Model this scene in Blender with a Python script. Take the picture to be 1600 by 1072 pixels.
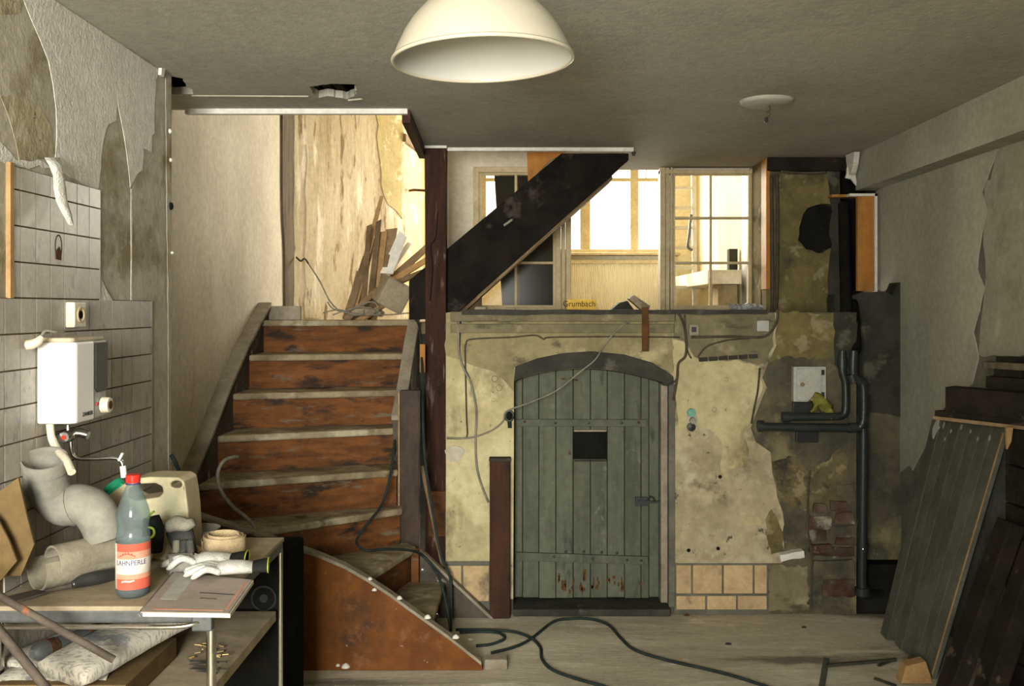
import bpy, bmesh, math, random
from mathutils import Vector, Matrix
from mathutils.geometry import delaunay_2d_cdt

for o in list(bpy.data.objects):
    bpy.data.objects.remove(o, do_unlink=True)
scene = bpy.context.scene
COL = scene.collection
random.seed(7)

# ------------------------------------------------------------------ camera
E = 1.506            # eye height above the floor
F = 1500.0           # focal length in pixels of the 1600 px wide frame
CX, CY = 824.0, 482.0
cam_d = bpy.data.cameras.new('camera')
cam_d.sensor_width = 36.0
cam_d.lens = F / 1600 * 36
cam_d.shift_x = (800 - CX) / 1600
cam_d.shift_y = (CY - 536) / 1600
cam_d.clip_start = 0.05
cam = bpy.data.objects.new('camera', cam_d)
cam.location = (0, 0, E)
cam.rotation_euler = (math.pi / 2, 0, 0)
COL.objects.link(cam)
scene.camera = cam

# ------------------------------------------------------------------ world (overcast sky), daylight, exposure
w = bpy.data.worlds.new('overcast_sky')
scene.world = w
w.use_nodes = True
bg = w.node_tree.nodes['Background']
bg.inputs[0].default_value = (1.0, 0.93, 0.80, 1)
bg.inputs[1].default_value = 2.6


def area(name, loc, rot, sx, sy, power, col, spread=None):
    d = bpy.data.lights.new(name, 'AREA')
    d.shape = 'RECTANGLE'
    d.size, d.size_y = sx, sy
    d.energy = power
    d.color = col
    if spread:
        d.spread = math.radians(spread)
    o = bpy.data.objects.new(name, d)
    o.location = loc
    o.rotation_euler = rot
    COL.objects.link(o)
    return o


# daylight entering through the shop window behind the camera and the windows of the bright back room
area('daylight_shop_window', (-0.58, -1.74, 1.66), (math.radians(90), 0, 0), 1.15, 1.15, 400, (1.0, 0.98, 0.90))
area('daylight_back_room_window', (0.45, 8.62, 2.3), (math.radians(-90), 0, 0), 1.8, 1.1, 470, (1.0, 0.94, 0.82))
scene.view_settings.view_transform = 'Standard'
scene.view_settings.look = 'None'
scene.view_settings.gamma = 1.0
scene.view_settings.use_curve_mapping = False
scene.view_settings.exposure = 0.0
scene.cycles.use_denoising = True
scene.cycles.max_bounces = 7
scene.cycles.transparent_max_bounces = 12
scene.cycles.caustics_reflective = False
scene.cycles.caustics_refractive = False
scene.cycles.sample_clamp_indirect = 4.0

# ------------------------------------------------------------------ room measures (metres, eye at the origin in x and y)
H = 0.862            # ceiling above the eye
ZC = E + H
XL = -1.32           # tiled wall
XS = -1.54           # wall beside the stairs
XR = 1.947           # right wall
YB = 4.73            # wall with the cellar door
YC = 5.17            # far edge of the ceiling beside the stair post
YW = 5.88            # wall with the interior window
YF = 8.5             # window wall of the back room
YN = -1.8            # shop front behind the camera


def P(x, y, Y):
    return Vector(((x - CX) * Y / F, Y, E + (CY - y) * Y / F))


def L(x, y, d=0.0):          # point on the tiled wall
    W = -XL - d
    Y = F * W / (CX - x)
    return (Y, E + (CY - y) * W / (CX - x))


def Rr(x, y, d=0.0):         # point on the right wall
    W = XR - d
    Y = F * W / (x - CX)
    return (Y, E + (CY - y) * W / (x - CX))


def Fl(x, y, z=0.0):         # point on the floor
    Y = F * (E - z) / (y - CY)
    return Vector(((x - CX) * Y / F, Y, z))


def Cl(x, y):                # point on the ceiling
    Y = F * H / (CY - y)
    return ((x - CX) * Y / F, Y)


# ------------------------------------------------------------------ materials
MATS = {}


def M(name, c1, c2=None, scale=4.0, stretch=(1, 1, 1), rough=0.8, bump=0.0, bscale=40.0, metal=0.0,
      layers=(), rnd=0.0, spec=0.07, bstretch=None, coat=0.0, detail=6.0, lo=0.38, hi=0.62, grain=.11):
    if name in MATS:
        return MATS[name]
    m = bpy.data.materials.new(name)
    m.use_nodes = True
    nt = m.node_tree
    N, K = nt.nodes, nt.links
    b = N['Principled BSDF']
    b.inputs['Roughness'].default_value = rough
    b.inputs['Metallic'].default_value = metal
    b.inputs['Specular IOR Level'].default_value = spec
    b.inputs['Coat Weight'].default_value = coat
    tc = N.new('ShaderNodeTexCoord')
    oi = N.new('ShaderNodeObjectInfo')
    vm = N.new('ShaderNodeVectorMath')
    vm.operation = 'MULTIPLY_ADD'
    comb = N.new('ShaderNodeCombineXYZ')
    for i in range(3):
        K.new(oi.outputs['Random'], comb.inputs[i])
    vm.inputs[1].default_value = (7.3, 3.1, 5.7) if rnd else (0, 0, 0)
    K.new(comb.outputs[0], vm.inputs[0])
    K.new(tc.outputs['Object'], vm.inputs[2])
    vec = vm.outputs[0]

    def noise(sc, st, det=detail, seed=0.0):
        mp = N.new('ShaderNodeMapping')
        mp.inputs['Scale'].default_value = st
        mp.inputs['Location'].default_value = (seed, seed * 1.7, seed * .6)
        K.new(vec, mp.inputs[0])
        n = N.new('ShaderNodeTexNoise')
        n.inputs['Scale'].default_value = sc
        n.inputs['Detail'].default_value = det
        n.inputs['Roughness'].default_value = 0.62
        K.new(mp.outputs[0], n.inputs[0])
        return n.outputs[0]

    def rng(s, a, bb):
        r = N.new('ShaderNodeMapRange')
        r.inputs[1].default_value = a
        r.inputs[2].default_value = bb
        K.new(s, r.inputs[0])
        return r.outputs[0]

    def mix(f, a, bb, mode='MIX'):
        x = N.new('ShaderNodeMix')
        x.data_type = 'RGBA'
        x.blend_type = mode
        for k, s in ((0, f), (6, a), (7, bb)):
            if isinstance(s, (int, float)):
                x.inputs[k].default_value = s
            elif isinstance(s, tuple):
                x.inputs[k].default_value = (*s, 1)
            else:
                K.new(s, x.inputs[k])
        return x.outputs[2]
    if c2 is None:
        c2 = tuple(v * .8 for v in c1)
    col = mix(rng(noise(scale, stretch), lo, hi), c1, c2)
    for i, (lc, ls, thr, soft, lst) in enumerate(layers):
        col = mix(rng(noise(ls, lst, 7.0, 3.3 + 2.1 * i), thr, thr + soft), col, lc)
    if grain:
        g = N.new('ShaderNodeMapRange')
        g.inputs[1].default_value = .32
        g.inputs[2].default_value = .68
        g.inputs[3].default_value = 1 - grain
        g.inputs[4].default_value = 1 + grain
        K.new(noise(max(30.0, scale * 6), (1, 1, 1), 4.0, 8.8), g.inputs[0])
        cc = N.new('ShaderNodeCombineColor')
        for i in range(3):
            K.new(g.outputs[0], cc.inputs[i])
        col = mix(1.0, col, cc.outputs[0], 'MULTIPLY')
    if rnd:
        g = N.new('ShaderNodeMapRange')
        g.inputs[3].default_value = 1 - rnd
        g.inputs[4].default_value = 1 + rnd * .5
        K.new(oi.outputs['Random'], g.inputs[0])
        cc = N.new('ShaderNodeCombineColor')
        for i in range(3):
            K.new(g.outputs[0], cc.inputs[i])
        col = mix(1.0, col, cc.outputs[0], 'MULTIPLY')
    K.new(col, b.inputs['Base Color'])
    if bump:
        bp = N.new('ShaderNodeBump')
        bp.inputs['Strength'].default_value = bump
        bp.inputs['Distance'].default_value = 0.01
        K.new(noise(bscale, bstretch or stretch, 5.0, 1.1), bp.inputs['Height'])
        K.new(bp.outputs[0], b.inputs['Normal'])
    MATS[name] = m
    return m


def glassy(name, tint, clear, body, rough=.1):
    m = bpy.data.materials.new(name)
    m.use_nodes = True
    nt = m.node_tree
    b = nt.nodes['Principled BSDF']
    b.inputs['Base Color'].default_value = (*body, 1)
    b.inputs['Roughness'].default_value = rough
    b.inputs['Specular IOR Level'].default_value = .6
    t = nt.nodes.new('ShaderNodeBsdfTransparent')
    t.inputs[0].default_value = (*tint, 1)
    mx = nt.nodes.new('ShaderNodeMixShader')
    mx.inputs[0].default_value = clear
    nt.links.new(b.outputs[0], mx.inputs[1])
    nt.links.new(t.outputs[0], mx.inputs[2])
    nt.links.new(mx.outputs[0], nt.nodes['Material Output'].inputs[0])
    return m


S1 = (1, 1, 1)
DUST = (.33, .29, .21)
m_ceiling = M('ceiling_paint', (.42, .41, .35), (.35, .34, .29), 1.3, rough=.9, bump=.25, bscale=60,
              layers=[((.36, .33, .27), .9, .55, .25, (1, .35, 1))])
m_plaster = M('bare_plaster', (.38, .345, .26), (.47, .43, .34), 5, rough=.95, bump=.35, bscale=45,
              layers=[((.24, .20, .12), 3.2, .54, .12, S1), ((.46, .44, .38), 9, .60, .08, S1)])
m_paper = M('woodchip_wallpaper', (.68, .65, .575), (.60, .57, .50), 3, rough=.9, bump=.9, bscale=75)
m_stairwall = M('cream_distemper', (.62, .57, .455), (.53, .485, .385), 2.2, rough=.9, bump=.2, bscale=50,
                layers=[((.42, .36, .26), 6, .64, .10, (1, 1, .18))])
m_tile = M('grey_tile', (.40, .365, .305), (.33, .30, .25), 9, rough=.4, rnd=.12, spec=.5,
           layers=[((.25, .235, .215), 14, .60, .05, (1, 1.6, .8))])
m_grout = M('tile_grout', (.12, .075, .04), (.17, .115, .07), 20)
m_yellow = M('yellow_limewash', (.50, .44, .245), (.38, .33, .18), 3.4, rough=.92, bump=.3, bscale=38,
             layers=[((.54, .49, .29), 4, .53, .12, S1), ((.20, .165, .09), 5.5, .56, .12, (1, 1, .5)),
                     ((.16, .14, .09), 26, .66, .03, S1)])
m_beige = M('rough_beige_plaster', (.43, .37, .235), (.30, .255, .16), 5, rough=.95, bump=.6, bscale=30,
            layers=[((.44, .39, .27), 7, .54, .1, S1), ((.15, .125, .08), 5, .56, .1, S1), ((.10, .085, .06), 18, .62, .05, S1)])
m_damp = M('damp_masonry', (.060, .056, .041), (.12, .105, .066), 5, rough=.9, bump=.8, bscale=22,
           layers=[((.20, .17, .09), 4, .56, .14, S1), ((.04, .04, .033), 3, .55, .2, S1), ((.25, .23, .17), 11, .66, .05, S1)])
m_olive = M('olive_limewash', (.175, .142, .058), (.11, .090, .040), 6, rough=.92, bump=.4, bscale=30,
            layers=[((.060, .056, .038), 4, .54, .12, S1), ((.23, .20, .11), 9, .58, .06, S1)])
m_dark = M('black_void', (.010, .010, .008), (.016, .015, .012), 6, rough=.9, spec=0)  # near-black; also stands in for darkness in holes and gaps
m_rwall = M('grey_white_paint', (.36, .358, .285), (.30, .298, .24), 2.0, rough=.9, bump=.25, bscale=45,
            layers=[((.35, .34, .28), 2.4, .60, .2, (1, 1, .3))])
m_rbase = M('dark_render', (.10, .10, .078), (.15, .145, .112), 4, rough=.95, bump=.6, bscale=30,
            layers=[((.08, .08, .062), 3, .55, .15, S1)])
m_blackrender = M('near_black_render', (.030, .030, .023), (.052, .050, .038), 5, rough=.95, bump=.5, bscale=30, layers=[((.095, .09, .066), 7, .58, .08, S1)])  # near-black tone for the recess top and the strips beside the slot
m_olive2 = M('grey_olive_render', (.25, .248, .185), (.29, .287, .22), 3, rough=.95, bump=.4, bscale=40,
             layers=[((.20, .198, .145), 4, .55, .12, S1), ((.34, .335, .27), 8, .60, .06, S1)])
m_floor = M('dusty_floor', (.56, .51, .39), (.40, .36, .27), 3.2, (.35, 1.6, 1), rough=.85, bump=.3, bscale=30, bstretch=(.3, 3, 1),
            layers=[((.64, .59, .47), 5, .54, .12, (.5, 1.4, 1)), ((.20, .18, .135), 2.2, .55, .10, (.4, 1.8, 1)),
                    ((.66, .63, .55), 38, .66, .03, S1)])
m_post = M('dark_red_timber', (.055, .023, .015), (.026, .014, .010), 6, (4, 4, .5), rough=.6, bump=.5, bscale=30, bstretch=(6, 6, .4), spec=.08,
           layers=[((.15, .11, .088), 9, .60, .08, (5, 5, .6))])
m_stringer = M('black_brown_beam', (.009, .0075, .006), (.018, .0145, .011), 5, (1, 1, 1), rough=.7, bump=.4, bscale=26, spec=.04,
               layers=[((.085, .066, .052), 4.5, .58, .12, (1, 1, 1)), ((.06, .025, .017), 4, .68, .05, S1)])
m_riser = M('red_brown_riser', (.190, .074, .022), (.105, .043, .016), 4, (1, 3, 6), rough=.75, spec=.12, bump=.35, bscale=22, bstretch=(1, 3, 12),
            layers=[((.035, .024, .017), 5, .53, .10, (.8, 1, 2.5)), ((.16, .125, .085), 7, .60, .1, (.6, 1, 3))])
m_tread = M('dusty_tread', (.30, .25, .155), (.17, .13, .08), 6, (1, 2, 1), rough=.8, bump=.4, bscale=30,
            layers=[((.40, .355, .25), 6, .53, .12, S1), ((.08, .055, .033), 5, .61, .08, S1)])
m_stairpaint = M('brown_stair_paint', (.170, .062, .013), (.105, .038, .010), 5, rough=.65, bump=.12, bscale=35, spec=.12,
                 layers=[((.045, .028, .02), 4, .56, .12, S1), ((.42, .38, .31), 30, .68, .02, S1), ((.18, .080, .03), 7, .58, .08, S1)])
m_greytrim = M('grey_stair_paint', (.10, .085, .065), (.060, .050, .040), 6, rough=.7, bump=.4, bscale=30,
               layers=[((.30, .28, .23), 12, .60, .06, S1), ((.05, .03, .02), 5, .58, .1, S1)])
m_dusttrim = M('dusty_pale_edge', (.30, .265, .20), (.21, .18, .13), 8, rough=.9, bump=.4, bscale=40)
m_newel = M('scuffed_newel_paint', (.065, .042, .030), (.040, .028, .021), 6, (2, 2, .7), rough=.6, bump=.3, bscale=40, spec=.15,
            layers=[((.03, .032, .03), 3, .52, .15, S1), ((.55, .52, .45), 30, .69, .03, (1, 1, .7)), ((.22, .20, .16), 6, .66, .1, S1)])
m_shortpost = M('red_brown_rusty_post', (.062, .028, .017), (.038, .020, .013), 6, (3, 3, .6), rough=.6, bump=.4, bscale=40,
                layers=[((.13, .055, .020), 5, .60, .08, S1), ((.025, .016, .012), 8, .57, .08, S1)])
m_door = M('grey_green_door_paint', (.122, .130, .092), (.088, .096, .068), 5, (3, 3, .5), rough=.75, spec=.12, bump=.35, bscale=26, bstretch=(8, 8, .6), rnd=.12,
           layers=[((.050, .062, .048), 5, .60, .1, (2, 2, .6)), ((.16, .18, .14), 12, .64, .06, (1, 1, 1))])
m_rust = M('rust', (.13, .055, .020), (.06, .032, .018), 14, rough=.9, bump=.5, bscale=60)
m_darkwood = M('grey_black_wood', (.055, .052, .042), (.035, .033, .028), 7, rough=.85, bump=.5, bscale=30,
               layers=[((.10, .095, .075), 8, .60, .08, S1)])
m_iron = M('black_iron_pipe', (.014, .019, .019), (.024, .029, .027), 8, rough=.38, spec=.35, bump=.15, bscale=50)
m_frame = M('cream_window_paint', (.50, .42, .26), (.42, .34, .20), 8, rough=.6, bump=.2, bscale=40,
            layers=[((.26, .20, .12), 9, .64, .06, (1, 1, .5))])
m_white = M('white_trim_paint', (.72, .70, .64), (.62, .60, .54), 6, rough=.6)
m_cream = M('bright_cream_wall', (.80, .73, .53), (.75, .67, .48), 2.5, rough=.9,
            layers=[((.62, .53, .36), 3, .58, .1, (1, 1, .3))])
m_oldplaster = M('streaky_old_plaster', (.55, .48, .355), (.40, .325, .215), 4, (1, 1, .35), rough=.9, bump=.6, bscale=20, bstretch=(1, 1, .2),
                 layers=[((.22, .15, .085), 8, .575, .06, (1.4, 1.4, .3)), ((.70, .65, .54), 6, .54, .08, (1, 1, .2)),
                         ((.16, .10, .055), 16, .66, .04, (1, 1, .3))])
m_radiator = M('cream_radiator_paint', (.86, .80, .62), (.83, .77, .59), 4, rough=.5, grain=0)
m_cream2 = M('yellow_cream_plaster', (.46, .385, .20), (.37, .30, .15), 3, rough=.9, layers=[((.72, .66, .48), 5, .55, .08, S1)])
m_oldtimber = M('weathered_brown_timber', (.13, .105, .07), (.075, .06, .04), 7, (3, 3, .5), rough=.9, bump=.5, bscale=30)
m_pine = M('orange_pine', (.40, .185, .045), (.33, .14, .035), 5, (5, 5, .5), rough=.6, bump=.2, bscale=20, bstretch=(8, 8, .4),
           layers=[((.16, .06, .02), 6, .66, .05, S1)])
m_basetile = M('tan_floor_tile', (.50, .365, .205), (.42, .30, .165), 7, rough=.6, rnd=.14,
               layers=[((.20, .15, .095), 7, .60, .1, S1)])
m_brick = M('old_brick', (.060, .026, .018), (.105, .085, .06), 9, rough=.95, bump=.6, bscale=40, rnd=.3,
            layers=[((.26, .24, .19), 9, .58, .1, S1)])
m_plank = M('weathered_grey_plank', (.112, .114, .090), (.080, .082, .066), 5, (1, 1, 1), rough=.8, bump=.35, bscale=35, rnd=.12,
            layers=[((.06, .06, .05), 6, .62, .08, S1), ((.24, .24, .20), 22, .67, .04, S1)])
m_darkplank = M('dark_old_plank', (.026, .020, .015), (.014, .012, .010), 8, rough=.85, bump=.5, bscale=30,
                layers=[((.10, .075, .05), 9, .62, .06, S1)])
m_splinter = M('fresh_splinter_wood', (.38, .24, .11), (.28, .17, .075), 12, rough=.8)
m_scrap = M('scrap_wood', (.24, .17, .095), (.14, .095, .052), 7, rough=.85, bump=.4, bscale=40, rnd=.35)
m_chrome = M('chromed_tube', (.62, .61, .58), (.55, .54, .50), 12, rough=.22, metal=1.0)
m_steel = M('grey_sheet_steel', (.16, .165, .165), (.11, .115, .115), 9, rough=.45, metal=.6)
m_rustrod = M('rusty_rod', (.115, .095, .075), (.07, .056, .045), 12, rough=.75, bump=.3, bscale=60, metal=.2,
              layers=[((.25, .10, .05), 14, .60, .06, S1)])
m_top = M('worn_table_board', (.36, .295, .20), (.28, .23, .155), 5, (1, 3, 1), rough=.7, bump=.15, bscale=40,
          layers=[((.24, .19, .125), 6, .60, .12, S1)])
m_dirtyyellow = M('grimy_yellow_limewash', (.29, .25, .13), (.20, .17, .09), 4, rough=.95, bump=.4, bscale=30,
                 layers=[((.38, .335, .19), 5, .55, .1, S1), ((.11, .095, .06), 6, .57, .08, (1, 1, 1.5))])
m_stain = M('brown_stained_render', (.15, .12, .062), (.085, .07, .042), 8, rough=.95, bump=.6, bscale=30,
            layers=[((.24, .195, .105), 9, .56, .08, S1), ((.045, .04, .03), 7, .55, .08, S1)])
m_enamel = M('white_enamel', (.84, .83, .80), (.82, .81, .78), 4, rough=.25, spec=.5, grain=0)
m_band = M('dirty_olive_plaster', (.20, .175, .10), (.14, .122, .075), 4, rough=.95, bump=.5, bscale=30,
           layers=[((.30, .265, .16), 6, .56, .1, S1), ((.08, .07, .048), 6, .57, .08, (.5, 1, 1.5))])
m_dustcap = M('yellowed_enamel_top', (.52, .46, .33), (.45, .39, .27), 20, rough=.7)
m_black = M('black_plastic', (.018, .018, .018), (.026, .026, .025), 12, rough=.3, spec=.5)
m_rubber = M('dark_green_cable_sheath', (.018, .026, .024), (.030, .040, .036), 20, rough=.55)
m_greycable = M('dusty_grey_cable', (.25, .235, .18), (.16, .15, .115), 20, rough=.7)
m_browncable = M('brown_old_wire', (.055, .045, .03), (.09, .075, .05), 20, rough=.8)
m_hose = M('cream_plastic_hose', (.66, .60, .46), (.60, .54, .41), 8, rough=.4, spec=.4)
m_pipe = M('dusty_grey_plastic', (.27, .255, .215), (.20, .19, .16), 7, rough=.7, bump=.2, bscale=60,
           layers=[((.14, .145, .135), 8, .57, .08, S1), ((.38, .345, .265), 5, .55, .12, S1)])
m_cement = M('fibre_cement', (.28, .25, .185), (.20, .178, .13), 8, rough=.9, bump=.3, bscale=60,
             layers=[((.18, .165, .13), 10, .60, .08, S1)])
m_canister = M('cream_polyethylene', (.50, .43, .27), (.43, .36, .22), 4, rough=.45, spec=.4,
               layers=[((.34, .27, .15), 5, .58, .15, S1)])
m_green = M('green_plastic', (.02, .30, .15), (.018, .25, .125), 10, rough=.4)
m_red = M('red_plastic', (.60, .035, .025), (.52, .03, .02), 10, rough=.35)
m_card = M('brown_cardboard', (.165, .112, .050), (.12, .080, .036), 6, rough=.9, bump=.15, bscale=40)
m_glove = M('white_knit_glove', (.60, .585, .54), (.48, .465, .42), 14, rough=.9, bump=.5, bscale=180)
m_oldglove = M('dirty_glove', (.27, .245, .19), (.16, .145, .115), 12, rough=.9, bump=.5, bscale=120)
m_darkglove = M('dark_glove_palm', (.045, .045, .042), (.085, .08, .07), 14, rough=.85, bump=.4, bscale=120)
m_cuff = M('black_knit_cuff', (.012, .012, .012), (.022, .022, .02), 30, rough=.9, bump=.5, bscale=160)
m_neon = M('yellow_edging', (.45, .48, .05), (.36, .40, .04), 10, rough=.7)
m_strap = M('tan_webbing', (.52, .40, .235), (.44, .33, .19), 40, (1, 1, 1), rough=.9, bump=.6, bscale=220)
m_book = M('pinkish_notebook_cover', (.36, .285, .245), (.30, .26, .215), 4, rough=.55, spec=.4,
           layers=[((.34, .32, .27), 5, .56, .10, S1), ((.54, .33, .30), 4, .60, .12, S1)])
m_news = M('newsprint', (.42, .39, .32), (.34, .315, .26), 5, rough=.95, bump=.2, bscale=50,
           layers=[((.22, .21, .19), 55, .52, .05, (1, 3.5, 1)), ((.17, .17, .17), 7, .61, .04, S1)])
m_ink = M('black_ink', (.03, .03, .035), (.05, .05, .05), 20, rough=.9)
m_brass = M('brass_screw', (.55, .42, .20), (.42, .31, .14), 20, rough=.35, metal=.9)
m_nail = M('steel_nail', (.17, .17, .165), (.10, .10, .10), 20, rough=.4, metal=.9)
m_lampout = M('cream_lamp_enamel', (.50, .455, .35), (.47, .43, .33), 3, grain=0, rough=.28, spec=.5, coat=.3)
m_lampin = M('white_lamp_inside', (.50, .495, .45), (.47, .465, .42), 3, rough=.45, grain=0)
m_grey = M('light_grey_metal_paint', (.40, .40, .36), (.34, .34, .30), 9, rough=.5, spec=.4,
           layers=[((.24, .23, .19), 12, .64, .06, S1)])
m_stone = M('grey_rubble', (.34, .29, .20), (.25, .215, .145), 9, rough=.95, bump=.7, bscale=30)
m_labelred = M('red_label_print', (.52, .085, .055), (.52, .12, .08), 6, rough=.5)
m_labelwhite = M('white_label_print', (.60, .55, .47), (.58, .52, .43), 6, rough=.5)
m_labelpink = M('salmon_label_print', (.56, .24, .16), (.58, .30, .21), 6, rough=.5)
m_blueink = M('blue_ink', (.06, .05, .16), (.08, .06, .17), 20, rough=.6)
m_orangebox = M('orange_cardboard', (.88, .58, .12), (.84, .54, .10), 6, rough=.8)
m_teal = M('teal_plastic', (.16, .36, .27), (.13, .30, .23), 20, rough=.5)
m_alu = M('aluminium', (.55, .53, .47), (.48, .46, .41), 14, rough=.5, metal=.3)
m_cloth = M('yellow_rag', (.20, .19, .045), (.14, .13, .03), 15, rough=.9)
m_glass = glassy('dusty_window_glass', (.97, .96, .92), .975, (.16, .15, .12), .15)
m_bottle = glassy('blue_grey_bottle_plastic', (.66, .78, .80), .74, (.30, .34, .34), .12)
m_water = glassy('bluish_liquid', (.10, .22, .26), .25, (.012, .035, .045), .1)
m_foil = M('crinkled_clear_film', (.45, .46, .44), (.16, .17, .17), 30, rough=.15, bump=1.0, bscale=60, spec=.8)


# ------------------------------------------------------------------ mesh helpers
ORI = {}


def inside(p, poly):
    x, y = p
    c = False
    j = len(poly) - 1
    for i in range(len(poly)):
        xi, yi = poly[i]
        xj, yj = poly[j]
        if (yi > y) != (yj > y) and x < (xj - xi) * (y - yi) / (yj - yi) + xi:
            c = not c
        j = i
    return c


def jag(poly, step, amp, seed=1, keep=()):
    r = random.Random(seed)
    out = []
    n = len(poly)
    for i in range(n):
        a, b = Vector(poly[i]), Vector(poly[(i + 1) % n])
        d = (b - a).length
        k = 1 if i in keep else max(1, int(d / step))
        for j in range(k):
            q = a.lerp(b, j / k)
            if j:
                q = q + Vector((r.uniform(-amp, amp), r.uniform(-amp, amp)))
            out.append((q.x, q.y))
    return out


def crom(pts, n=6):
    pts = [Vector(p) for p in pts]
    if len(pts) < 3 or n < 2:
        return pts
    out = []
    for i in range(len(pts) - 1):
        p0, p1, p2 = pts[max(i - 1, 0)], pts[i], pts[i + 1]
        p3 = pts[min(i + 2, len(pts) - 1)]
        for k in range(n):
            t = k / n
            out.append(.5 * ((2 * p1) + (p2 - p0) * t + (2 * p0 - 5 * p1 + 4 * p2 - p3) * t * t
                             + (3 * p1 - p0 - 3 * p2 + p3) * t ** 3))
    out.append(pts[-1])
    return out


class MB:
    def __init__(self):
        self.v, self.f = [], []

    def add(self, vs, fs):
        o = len(self.v)
        self.v += [Vector(p) for p in vs]
        self.f += [tuple(i + o for i in f) for f in fs]
        return self

    def box(self, a, b, mat=None):
        (x0, y0, z0), (x1, y1, z1) = a, b
        vs = [(x0, y0, z0), (x1, y0, z0), (x1, y1, z0), (x0, y1, z0), (x0, y0, z1), (x1, y0, z1), (x1, y1, z1), (x0, y1, z1)]
        if mat:
            vs = [mat @ Vector(p) for p in vs]
        return self.add(vs, [(0, 3, 2, 1), (4, 5, 6, 7), (0, 1, 5, 4), (1, 2, 6, 5), (2, 3, 7, 6), (3, 0, 4, 7)])

    def hexa(self, lo, hi):       # two quads of four points
        return self.add(list(lo) + list(hi), [(0, 3, 2, 1), (4, 5, 6, 7), (0, 1, 5, 4), (1, 2, 6, 5), (2, 3, 7, 6), (3, 0, 4, 7)])

    def beam(self, p0, p1, w, h, side=(1, 0, 0), taper=1.0, skew=0.0):
        p0, p1 = Vector(p0), Vector(p1)
        d = (p1 - p0).normalized()
        s = Vector(side)
        s = (s - d * s.dot(d)).normalized()
        u = d.cross(s)
        q = []
        for p, k, sk in ((p0, 1, -skew), (p1, taper, skew)):
            q.append([p + s * (w / 2 * k * a) + u * (h / 2 * k * b) + d * (sk * a) for a, b in ((-1, -1), (1, -1), (1, 1), (-1, 1))])
        return self.hexa(q[0], q[1])

    def tube(self, pts, r, seg=8, smooth=6, cap=True):
        n0 = len(pts)
        rs = r if isinstance(r, (list, tuple)) else [r] * n0
        P3 = crom(pts, smooth)
        k = len(P3)
        R = []
        for i in range(k):
            t = i / max(k - 1, 1) * (n0 - 1)
            a = min(int(t), n0 - 2) if n0 > 1 else 0
            R.append(rs[a] + (rs[min(a + 1, n0 - 1)] - rs[a]) * (t - a))
        vs, fs = [], []
        nrm = None
        for i in range(k):
            d = (P3[min(i + 1, k - 1)] - P3[max(i - 1, 0)])
            d = d.normalized() if d.length > 1e-9 else Vector((0, 0, 1))
            if nrm is None:
                nrm = d.orthogonal().normalized()
            else:
                nrm = nrm - d * nrm.dot(d)
                nrm = nrm.normalized() if nrm.length > 1e-6 else d.orthogonal().normalized()
            b = d.cross(nrm)
            for j in range(seg):
                a = 2 * math.pi * j / seg
                vs.append(P3[i] + (nrm * math.cos(a) + b * math.sin(a)) * R[i])
        for i in range(k - 1):
            for j in range(seg):
                j2 = (j + 1) % seg
                fs.append((i * seg + j, i * seg + j2, (i + 1) * seg + j2, (i + 1) * seg + j))
        if cap:
            fs.append(tuple(range(seg))[::-1])
            fs.append(tuple((k - 1) * seg + j for j in range(seg)))
        return self.add(vs, fs)

    def pipe(self, pts, r, wall=.004, seg=24, smooth=6):      # hollow tube with open ends
        a, b = MB().tube(pts, r, seg, smooth, False), MB().tube(pts, r - wall, seg, smooth, False)
        n = len(a.v)
        self.add(a.v + b.v, a.f + [tuple(i + n for i in f[::-1]) for f in b.f] +
                 [(j, (j + 1) % seg, n + (j + 1) % seg, n + j) for j in range(seg)] +
                 [(n - seg + j, 2 * n - seg + j, 2 * n - seg + (j + 1) % seg, n - seg + (j + 1) % seg) for j in range(seg)])
        return self

    def lathe(self, prof, c=(0, 0, 0), seg=32, mat=None, a0=0.0, a1=2 * math.pi):
        full = abs(a1 - a0 - 2 * math.pi) < 1e-6
        n = len(prof)
        k = seg if full else seg + 1
        vs, fs = [], []
        c = Vector(c)
        for j in range(k):
            a = a0 + (a1 - a0) * j / seg
            for r, z in prof:
                p = Vector((r * math.cos(a), r * math.sin(a), z))
                vs.append(c + (mat @ p if mat else p))
        for j in range(seg):
            j2 = (j + 1) % k
            for i in range(n - 1):
                fs.append((j * n + i, j2 * n + i, j2 * n + i + 1, j * n + i + 1))
        return self.add(vs, fs)

    def plate(self, outer, fn, d0, d1, holes=()):
        """polygon (with holes) given in two coordinates, extruded from depth d0 to d1 by fn(u, v, d)"""
        loops = [list(outer)] + [list(h) for h in holes]
        pts, ed = [], []
        for lp in loops:
            o = len(pts)
            pts += [Vector(p) for p in lp]
            ed += [(o + i, o + (i + 1) % len(lp)) for i in range(len(lp))]
        vs, es, fs, *_ = delaunay_2d_cdt(pts, ed, [], 0, 1e-7)
        tris = []
        for f in fs:
            c = sum((vs[i] for i in f), Vector((0, 0))) / len(f)
            if inside(c, loops[0]) and not any(inside(c, h) for h in loops[1:]):
                tris.append(tuple(f))
        n = len(vs)
        V = [fn(p[0], p[1], d0) for p in vs] + [fn(p[0], p[1], d1) for p in vs]
        cnt = {}
        for f in tris:
            for i in range(len(f)):
                a, b = f[i], f[(i + 1) % len(f)]
                cnt.setdefault((min(a, b), max(a, b)), []).append((a, b))
        FS = list(tris) + [tuple(i + n for i in f[::-1]) for f in tris]
        for e in cnt.values():
            if len(e) == 1:
                a, b = e[0]
                FS.append((b, a, a + n, b + n))
        return self.add(V, FS)

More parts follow.
